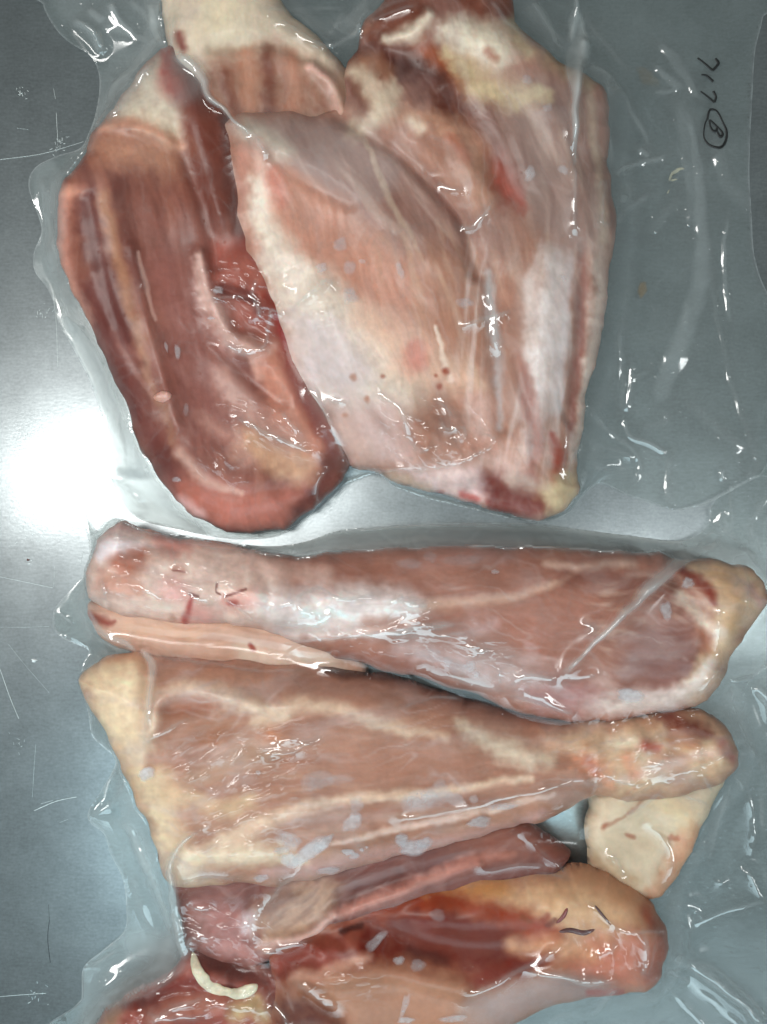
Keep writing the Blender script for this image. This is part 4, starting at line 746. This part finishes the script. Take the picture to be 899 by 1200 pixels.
R_LOW = [([(190, 630), (300, 644), (390, 630), (470, 618), (560, 617)], 3, 6, .2), ([(560, 622), (660, 620), (740, 632), (800, 640)], 3, 6, .2), ([(320, 650), (400, 640), (470, 632), (540, 630)], 2.4, 5, .2), ([(820, 646), (796, 656), (768, 680), (730, 718), (704, 742), (676, 772), (654, 796)], (10, 9, 8, 6, 4.5, 4, 5), 10, .62), ([(654, 796), (676, 794), (702, 790)], 2.4, 5, .4), ([(598, 806), (612, 794), (636, 792), (656, 800)], 2.6, 5, .42), ([(596, 818), (636, 824), (672, 838)], (3, 4, 2), 4, .4), ([(606, 812), (644, 820)], 2.5, 4, .3), ([(686, 730), (694, 738)], 2.5, 5, .5),
         ([(336, 752), (390, 747), (450, 742), (500, 734), (540, 730)], (2, 2, 3, 5, 3), 6, .42), ([(440, 745), (500, 744), (552, 742)], 3, 4, .3), ([(545, 755), (560, 764), (576, 762)], 4, 5, .45), ([(306, 724), (340, 706), (372, 688), (400, 702), (450, 694)], 2.2, 5, .4), ([(310, 730), (360, 734), (384, 724), (388, 716)], 2.4, 5, .4), ([(464, 700), (484, 706), (504, 708)], (5, 7, 5), 5, .35), ([(470, 724), (492, 716)], 4, 4, .3), ([(350, 716), (366, 718)], 5, 5, .3),
         ([(495, 784), (540, 796), (590, 810)], (3, 4, 3), 3, .3), ([(584, 784), (584, 800)], 2, 3, .35), ([(344, 758), (354, 770), (380, 782), (400, 788)], 2, 5, .3), ([(180, 768), (240, 776), (300, 784), (360, 786)], 2, 5, .25), ([(472, 830), (490, 820), (520, 816), (540, 820)], 1.8, 3, .3),
         ([(100, 705), (118, 738), (146, 752), (162, 764)], (3, 5, 4, 2), 6, .45), ([(110, 746), (136, 758), (158, 762)], (2, 4, 2), 5, .3), ([(64, 714), (76, 722), (88, 730)], (1.6, 2.6, 1.4), 4, .5), ([(64, 740), (84, 750), (106, 760)], (2, 5, 3), 4, .25), ([(92, 702), (100, 696)], 4, 4, .25), ([(162, 760), (178, 772), (180, 792), (176, 820), (170, 860)], (3, 5, 5, 4, 2), 6, .45), ([(168, 862), (176, 868), (200, 852), (226, 842)], 2.2, 5, .35), ([(116, 776), (118, 764), (130, 768)], 3, 4, .2), ([(98, 792), (102, 778), (116, 772)], 2, 4, .25),
         ([(122, 682), (122, 692), (126, 698)], 2, 4, .4), ([(166, 690), (188, 702), (190, 708)], 2, 5, .35), ([(216, 692), (232, 700), (250, 708)], 2, 4, .4), ([(262, 700), (282, 714), (300, 728)], 2.4, 5, .4), ([(112, 634), (136, 626), (160, 634), (176, 642), (192, 638)], 2.4, 5, .25), ([(190, 636), (230, 636), (290, 640), (320, 652)], 2, 4, .2), ([(206, 668), (204, 640), (200, 634)], 2, 3, .2),
         ([(240, 970), (222, 978), (208, 996), (201, 1016), (206, 1050), (212, 1090), (217, 1130)], (2.4, 3, 4, 5, 5.5, 5.5, 3), 9, .55), ([(352, 1016), (328, 1040), (306, 1062), (298, 1080)], (2.4, 3, 3.5, 3), 7, .42), ([(296, 1072), (298, 1090), (296, 1104)], 4, 5, .4), ([(218, 1056), (234, 1064), (250, 1062)], 2, 5, .4), ([(220, 1115), (224, 1100), (236, 1096), (250, 1104)], 2.2, 5, .35), ([(215, 1034), (240, 1026), (280, 1030)], 2, 4, .3), ([(300, 1118), (340, 1106), (362, 1100)], 2.4, 5, .4),
         ([(690, 934), (698, 916), (700, 904)], 2, 5, .4), ([(704, 904), (720, 914), (746, 920), (770, 912)], 2, 5, .4), ([(732, 958), (752, 942), (774, 928)], (2, 3.5, 2), 5, .5), ([(722, 938), (740, 934), (730, 942)], 2, 4, .35), ([(640, 955), (680, 938), (692, 934)], 2, 4, .35), ([(550, 940), (620, 930), (680, 914)], 2.2, 4, .3), ([(460, 962), (520, 950), (600, 938)], 2, 4, .3), ([(714, 996), (724, 1010), (732, 1028)], 2, 4, .3), ([(756, 968), (778, 984), (788, 1006), (780, 1040)], 2, 4, .2), ([(800, 930), (820, 938), (828, 944)], 2, 4, .3), ([(740, 930), (790, 910), (830, 892), (858, 880)], 2, 4, .3), ([(760, 900), (780, 890)], 3, 4, .4), ([(824, 908), (832, 926)], 3, 4, .35),
         ([(540, 1174), (590, 1146), (630, 1124), (656, 1108)], (3, 4, 3, 2), 6, .36), ([(606, 1136), (650, 1142), (690, 1150), (730, 1148)], (2, 3, 4, 2), 6, .4), ([(716, 1086), (736, 1092), (756, 1090), (778, 1092)], 2.2, 5, .45), ([(754, 1092), (756, 1112), (752, 1146)], (2, 4, 3), 6, .4), ([(768, 1098), (762, 1130), (758, 1144)], 2, 5, .25), ([(700, 1118), (714, 1112), (722, 1104)], 2.4, 4, .35), ([(690, 1056), (704, 1072), (716, 1086)], 2, 4, .15), ([(600, 975), (640, 1000), (666, 1028)], 2, 4, .18), ([(630, 1022), (662, 1026)], 2, 3, .2), ([(560, 1020), (610, 1012), (640, 1014)], 2, 4, .2),
         ([(856, 908), (844, 950), (834, 990), (828, 1010)], (1.6, 2.6, 3.2, 1.6), 6, .35), ([(870, 900), (880, 950), (881, 1000)], (2, 3, 3), 5, .14), ([(870, 1014), (882, 1034), (896, 1056)], (1.4, 2.8, 1.4), 6, .35), ([(806, 1088), (830, 1074), (862, 1062), (905, 1054)], (1.6, 2.6, 2.6, 2), 6, .35), ([(806, 1088), (806, 1106), (814, 1120)], 2, 5, .2), ([(775, 1108), (820, 1136), (860, 1166), (905, 1212)], (8, 7, 6, 5), 7, .22), ([(775, 1130), (820, 1160), (880, 1215)], (2, 2.4, 2), 5, .3), ([(770, 1140), (800, 1176), (840, 1220)], 2, 5, .2), ([(800, 1120), (840, 1136), (880, 1172), (905, 1196)], 2.2, 5, .25), ([(760, 1150), (800, 1130), (830, 1130)], 2.4, 5, .2), ([(750, 1160), (768, 1172), (766, 1160)], 2, 5, .3), ([(690, 1190), (714, 1166), (722, 1160)], (3, 4, 2), 5, .3), ([(768, 1158), (800, 1152)], 1.8, 4, .2), ([(790, 1056), (816, 1062), (814, 1080)], 4, 4, .15), ([(850, 1034), (842, 1036)], 2, 3, .1), ([(620, 1210), (660, 1190), (690, 1186)], 3, 5, .2),
         ([(853, 800), (858, 830), (872, 866), (892, 900)], (1.8, 2.4, 3, 2), 6, .3), ([(852, 799), (874, 792), (905, 776)], (2, 4, 7), 7, .3), ([(880, 800), (896, 820), (905, 850)], 6, 7, .2), ([(826, 590), (834, 604), (846, 620), (866, 640), (884, 660), (905, 684)], 2.2, 5, .25), ([(820, 645), (838, 634), (850, 618), (846, 604)], 3, 6, .25), ([(826, 628), (846, 610)], 3, 6, .3), ([(816, 640), (836, 644)], 3, 6, .35), ([(854, 566), (856, 600), (856, 624)], 1.8, 4, .25), ([(860, 640), (874, 645), (884, 654)], (3, 4, 3), 6, .4), ([(886, 628), (888, 645)], 2, 5, .4), ([(876, 640), (880, 610), (892, 594), (905, 570)], (2, 3, 4, 4), 6, .2), ([(870, 660), (876, 690), (874, 720)], 2, 4, .3), ([(858, 690), (866, 680), (880, 700)], 2, 4, .2), ([(844, 700), (840, 760), (846, 790)], 2, 3, .08), ([(880, 870), (890, 890), (897, 910)], 2, 5, .25), ([(858, 908), (866, 918), (868, 926)], 2.4, 5, .4), ([(845, 830), (856, 850), (862, 868)], 2, 4, .25), ([(816, 818), (834, 796), (852, 770)], 2, 4, .3),
         ([(150, 910), (136, 936), (118, 948), (104, 954)], (3, 5, 5, 3), 6, .18), ([(130, 962), (150, 968), (160, 990), (176, 1020), (196, 1068), (205, 1096)], (4, 6, 6, 5, 4, 2), 6, .14), ([(174, 1030), (186, 1058), (204, 1094)], 2, 5, .25), ([(100, 1134), (120, 1124), (140, 1114)], 1.8, 4, .3), ([(142, 1176), (162, 1160), (172, 1146)], 2, 4, .3), ([(142, 1178), (180, 1160), (206, 1142), (218, 1132)], 1.8, 5, .25), ([(172, 1200), (190, 1188), (220, 1172), (240, 1166)], (3, 4, 3, 2), 6, .35), ([(240, 1166), (270, 1180), (320, 1182)], 2, 4, .2), ([(320, 1170), (332, 1190), (342, 1210)], 2.4, 5, .3), ([(345, 1150), (370, 1164), (396, 1184)], 3, 5, .3), ([(170, 1186), (200, 1192), (240, 1190)], 3, 5, .3), ([(155, 1022), (165, 1060), (185, 1096)], 5, 5, .1), ([(200, 1140), (170, 1172)], 4, 4, .1), ([(110, 1160), (140, 1130)], 5, 4, .06),
         ([(300, 648), (380, 636), (440, 626), (520, 620), (640, 622), (720, 632), (790, 640)], 3, 4, .16), ([(180, 628), (260, 642), (330, 648), (400, 642), (480, 634), (600, 634)], 2, 4, .2), ([(520, 640), (600, 640), (700, 645), (760, 650)], 2, 3, .22), ([(98, 600), (104, 620), (108, 640)], 3, 6, .3), ([(108, 640), (104, 670), (102, 690)], 3, 5, .2), ([(310, 890), (330, 880), (350, 884)], 3, 4, .25), ([(318, 872), (340, 868), (360, 872), (372, 864)], 2, 4, .25)]
P_LOW = [([(100, 956), (150, 960), (180, 1010), (206, 1100), (150, 1120), (146, 1050), (128, 990)], 8, .14), ([(96, 1136), (150, 1090), (215, 1100), (215, 1130), (140, 1180), (110, 1210), (94, 1210)], 10, .16), ([(300, 640), (500, 614), (700, 624), (800, 634), (780, 650), (600, 640), (400, 646)], 4, .2), ([(780, 1110), (899, 1180), (899, 1240), (640, 1240), (700, 1180)], 30, .06), ([(460, 745), (560, 735), (640, 800), (560, 800)], 16, .14), ([(800, 650), (812, 640), (836, 640), (812, 656)], 4, .2), ([(540, 1180), (640, 1140), (730, 1160), (640, 1185), (560, 1215)], 8, .16), ([(840, 780), (905, 770), (905, 920), (870, 880)], 16, .05)]

upper_bag = empty('vacuum_bag'); tag(upper_bag, 'clear vacuum bag with black handwriting around the two big meat pieces at the top', 'plastic bag')
lower_bag = empty('vacuum_bag'); tag(lower_bag, 'clear wrinkled vacuum bag packed with several legs in the lower half', 'plastic bag')
film_low = film('lower', lower_bag, LOW_OUT, R_LOW, P_LOW, 0.0, 0.011, 60)
film_up = film('upper', upper_bag, UP_OUT, R_UP, P_UP, 0.9, 0.011, 50)

# ------------------------------------------------------------------ small parts: handwriting, frost smears, bone, clots, scratches
def zfilm(bag, u, v):
    """film height (px) met by the sight line through photo pixel u,v"""
    Z = FILMZ[bag]; z = np.full(np.shape(u), 20.0)
    for _ in range(8):
        k = (HP - z) / HP; x = CX + (u - CX) * k; y = CY + (v - CY) * k
        fi = np.clip((x - XS[0]) / G, 0, NX - 2); fj = np.clip((y - YS[0]) / G, 0, NY - 2)
        i = fi.astype(int); j = fj.astype(int); a = fi - i; b = fj - j
        z = (Z[j, i] * (1 - a) + Z[j, i + 1] * a) * (1 - b) + (Z[j + 1, i] * (1 - a) + Z[j + 1, i + 1] * a) * b
    return x, y, z
def ribbon(name, bag, pts, w, mat, parent, lift=0.35, n=6, th=0.5):
    """a pen stroke lying on the film"""
    p = smooth(pts, n) if len(pts) > 2 else np.array([np.asarray(pts[0]) * (1 - t) + np.asarray(pts[1]) * t for t in np.linspace(0, 1, 8)], float)
    W = np.interp(np.linspace(0, 1, len(p)), np.linspace(0, 1, len(w)), w) if np.ndim(w) else np.full(len(p), w)
    W = W * (1 + 0.12 * pnoise(np.arange(len(p)) * .45, np.zeros(len(p)), 3))
    tg = np.gradient(p, axis=0); tg /= np.linalg.norm(tg, axis=1)[:, None] + 1e-9; nm = np.stack([-tg[:, 1], tg[:, 0]], 1)
    offs = [(-1, 0), (-.7, th), (.7, th), (1, 0)]
    rows = []
    for o, hgt in offs:
        q = p + nm * (W * o)[:, None]
        if bag: x, y, z = zfilm(bag, q[:, 0], q[:, 1])
        else: x, y, z = q[:, 0], q[:, 1], np.zeros(len(q))
        rows.append(to_world(x, y, z + lift + hgt))
    m = len(p); co = np.vstack(rows); f = []
    for r in range(3):
        for i in range(m - 1): f.append((r * m + i, r * m + i + 1, (r + 1) * m + i + 1, (r + 1) * m + i))
    co = np.array(co); o = make_obj(name, co, f, mat, parent)
    return o
q = lambda L: [(800 + .1166 * a, 50 + .1166 * b) for a, b in L]
ribbon('handwritten_digit', 'upper', q([(150, 155), (215, 205), (300, 280)]) , (1.2, 1.2, 1.7), INK, upper_bag)
ribbon('handwritten_digit', 'upper', q([(300, 282), (340, 240), (358, 205), (328, 158)]), (1.7, 1.5, 2.0, 1.3), INK, upper_bag, .55)
ribbon('handwritten_digit', 'upper', q([(188, 322), (232, 328), (270, 358), (308, 394)]), (.8, 1.3, 1.5, 1.6), INK, upper_bag)
ribbon('handwritten_digit', 'upper', q([(180, 490), (240, 535), (320, 602)]), (.9, 1.2, 1.4), INK, upper_bag)
ribbon('handwritten_digit', 'upper', q([(320, 602), (334, 545), (306, 488)]), (1.4, 1.3, 1.6), INK, upper_bag, .55)
ribbon('handwritten_circle', 'upper', q([(250, 772), (258, 715), (285, 672), (345, 692), (400, 790), (440, 890), (436, 975), (400, 1042), (345, 1055), (262, 1022), (214, 950), (220, 840), (246, 765)]), (1.2, 1.3, 1.3, 1.2, 1.1, 1.5, 1.5, 1.6, 1.6, 1.3, .9, .8, .9), INK, upper_bag)
ribbon('handwritten_letter', 'upper', q([(268, 775), (325, 825), (385, 885), (402, 925), (378, 948), (352, 905), (335, 880)]), (1.2, 1.3, 1.3, 1.6, 1.6, 1.2, 1.1), INK, upper_bag)
ribbon('handwritten_letter', 'upper', q([(268, 778), (276, 835), (300, 882), (338, 888), (345, 850)]), (1.1, 1.1, 1.4, 1.6, 1.0), INK, upper_bag, .55)

def smear(bag, parent, film_obj, cx, cy, rx, ry, rot, hz, seed, name='frost_smear', mat=None):
    """irregular thin white patch trapped just under the film"""
    n = 26; a = np.linspace(0, 2 * np.pi, n, endpoint=False)
    r = 1 + 0.36 * fbm(np.cos(a) * .8 + seed * 3.7, np.sin(a) * .8 + seed, seed, 2)
    c, s = math.cos(rot), math.sin(rot)
    P = [(cx, cy)]; hz *= .8; H = [hz]
    for k, hh in ((0.35, 1), (0.68, .92), (0.92, .62), (1.2, .0)):
        ex = rx * r * np.cos(a) * k; ey = ry * r * np.sin(a) * k
        P += list(zip(cx + ex * c - ey * s, cy + ex * s + ey * c)); H += [hz * hh] * n
    P = np.array(P); x, y, z = zfilm(bag, P[:, 0], P[:, 1])
    co = to_world(x, y, z + 0.45); f = []
    for k in range(3):
        b0 = 1 + k * n; b1 = b0 + n
        f += [(b0 + i, b1 + i, b1 + (i + 1) % n, b0 + (i + 1) % n) for i in range(n)]
    for i in range(0, n, 2): f.append((0, 1 + i, 1 + (i + 1) % n, 1 + (i + 2) % n))
    f = [t[::-1] for t in f]
    o = make_obj(name, co, f, mat or FROST, film_obj)
    set_float(o, 'haze', H)
    return o
for i, (cx, cy, rx, ry, rot, hz) in enumerate([
        (492, 938, 20, 13, -.5, .5), (512, 930, 14, 17, .2, .38), (484, 994, 16, 9, -.2, .75), (470, 984, 7, 8, 0, .7), (496, 988, 10, 6, -.3, .6), (560, 963, 14, 6, -.15, .65), (414, 963, 8, 12, .5, .6), (418, 942, 8, 8, 0, .35), (372, 915, 16, 12, .1, .3), (398, 913, 18, 5, 0, .22), (362, 1000, 24, 9, -.6, .8), (340, 1008, 10, 7, 0, .75), (378, 990, 6, 14, .9, .75), (338, 984, 15, 9, .2, .5), (330, 996, 9, 4, 0, .55), (386, 1020, 12, 5, -.1, .65), (408, 999, 7, 4, 0, .75), (416, 1003, 6, 4, 0, .7), (424, 996, 2.5, 2, 0, .6), (430, 993, 2, 1.6, 0, .6), (307, 1028, 9, 4, -.2, .6), (170, 907, 10, 7, -.5, .85), (738, 815, 15, 8, .05, .85), (781, 717, 6, 10, -.2, .6), (806, 683, 7, 6, 0, .65), (550, 781, 7, 6, 0, .5), (558, 791, 4, 3.5, 0, .5), (524, 776, 4, 4, 0, .4), (535, 938, 14, 8, .7, .4), (555, 937, 5, 5, 0, .35), (590, 946, 18, 4, -.1, .5), (440, 1104, 14, 6, -.7, .5), (489, 1132, 8, 8, .4, .4), (467, 1125, 6, 5, 0, .6), (512, 1072, 9, 7, 0, .2), (530, 780, 18, 8, .3, .3), (505, 768, 16, 8, .2, .28), (303, 905, 3, 3, 0, .7), (480, 660, 14, 6, 0, .25), (505, 652, 8, 6, 0, .25), (540, 655, 24, 6, 0, .2), (474, 1178, 4, 12, .3, .45), (476, 1196, 10, 4, 0, .6), (530, 1194, 14, 4, -.1, .5), (580, 670, 5, 3, 0, .4)]):
    smear('lower', lower_bag, film_low, cx, cy, rx, ry, rot, hz, i + 1)
for i, (cx, cy, rx, ry, rot, hz) in enumerate([(621, 203, 6, 8, .2, .42), (660, 199, 6, 4, .6, .4), (642, 126, 5, 5, 0, .25), (398, 287, 8, 8, 0, .38), (377, 314, 6, 6, 0, .5), (409, 314, 7, 8, 0, .35), (424, 306, 4, 3, 0, .4), (469, 317, 4, 10, -.3, .4), (208, 412, 3, 8, -.2, .4), (195, 407, 2, 6, -.2, .35), (660, 326, 3, 3, 0, .5), (618, 94, 6, 5, .3, .3), (545, 355, 10, 5, 0, .35), (255, 340, 6, 4, .3, .6), (247, 373, 4, 2, 0, .6), (207, 562, 5, 3, 0, .45), (410, 346, 8, 9, 0, .45), (218, 480, 3, 8, 0, .22)]):
    smear('upper', upper_bag, film_up, cx, cy, rx, ry, rot, hz, i + 80)

def tint(name, col):
    m = FROST.copy(); m.name = name
    for n in m.node_tree.nodes:
        if n.type == 'BSDF_PRINCIPLED': n.inputs['Base Color'].default_value = (*lin(col), 1)
    return m
SCRAP = tint('cream_fat_scrap', (196, 192, 168)); STAIN = tint('brown_stain', (150, 118, 70))
for i, (cx, cy, rx, ry, rot) in enumerate([(792, 201, 7, 2.2, -.6), (786, 207, 5, 1.6, -1.3), (797, 198, 5, 1.5, -.1), (783, 225, 3.5, .9, -1.1), (789, 211, 4, 1.2, -.2)]):
    smear('upper', upper_bag, film_up, cx, cy, rx, ry, rot, .7, i + 120, 'fat_scrap', SCRAP)
smear('upper', upper_bag, film_up, 753, 339, 5, 9, .1, .5, 131, 'juice_stain', STAIN); smear('upper', upper_bag, film_up, 758, 90, 16, 9, .5, .16, 132, 'juice_stain', STAIN)
SCR = plain('bright_scratch', (190, 200, 200), .5, 1.0, 0, 700, .2)
SCRD = plain('dark_scuff', (40, 46, 48), .6, 0.0, 0, 700, .2)
for pts, w, mt in [([(0, 784), (12, 818), (22, 842)], .7, SCR), ([(0, 676), (24, 681), (62, 689)], .5, SCR), ([(0, 187), (50, 180), (98, 166)], .5, SCR), ([(66, 132), (67, 150), (68, 166)], .6, SCR), ([(63, 104), (65, 116)], .5, SCR), ([(40, 950), (66, 939), (90, 934)], .6, SCR), ([(48, 942), (62, 938)], .4, SCR), ([(62, 340), (66, 380), (68, 430)], .4, SCR), ([(0, 735), (30, 735), (58, 734)], .3, SCR), ([(64, 664), (63, 688)], .3, SCR), ([(10, 755), (30, 780), (58, 812)], .3, SCR), ([(58, 1078), (56, 1100), (59, 1128)], .8, SCRD), ([(57, 1060), (58, 1080)], .4, SCRD), ([(42, 872), (40, 900), (38, 934)], .3, SCR), ([(628, 618), (640, 596)], .4, SCR), ([(20, 150), (34, 152)], .3, SCR), ([(0, 1168), (24, 1166), (54, 1164)], .5, SCR), ([(80, 960), (70, 964)], .3, SCR), ([(94, 662), (98, 645)], .4, SCR), ([(54, 590), (60, 586)], .3, SCR)]:
    ribbon('scratch', None, pts, w * .45, mt, table, 0.05, 6, 0.06)
for (cx, cy, r, n) in [(70, 166, 15, 26), (24, 110, 12, 14), (50, 365, 14, 12), (40, 1165, 22, 12), (45, 560, 30, 8), (25, 640, 30, 10), (20, 870, 20, 8)]:
    for i in range(n):
        a = random.uniform(0, 6.28); d = abs(random.gauss(0, r * .5)); x, y = cx + d * math.cos(a), cy + d * math.sin(a); b = random.uniform(0, 6.28); l = random.uniform(1.2, 4.5)
        ribbon('scratch', None, [(x, y), (x + l * math.cos(b), y + l * math.sin(b))], random.uniform(.15, .3), SCR, table, 0.05, 6, 0.06)
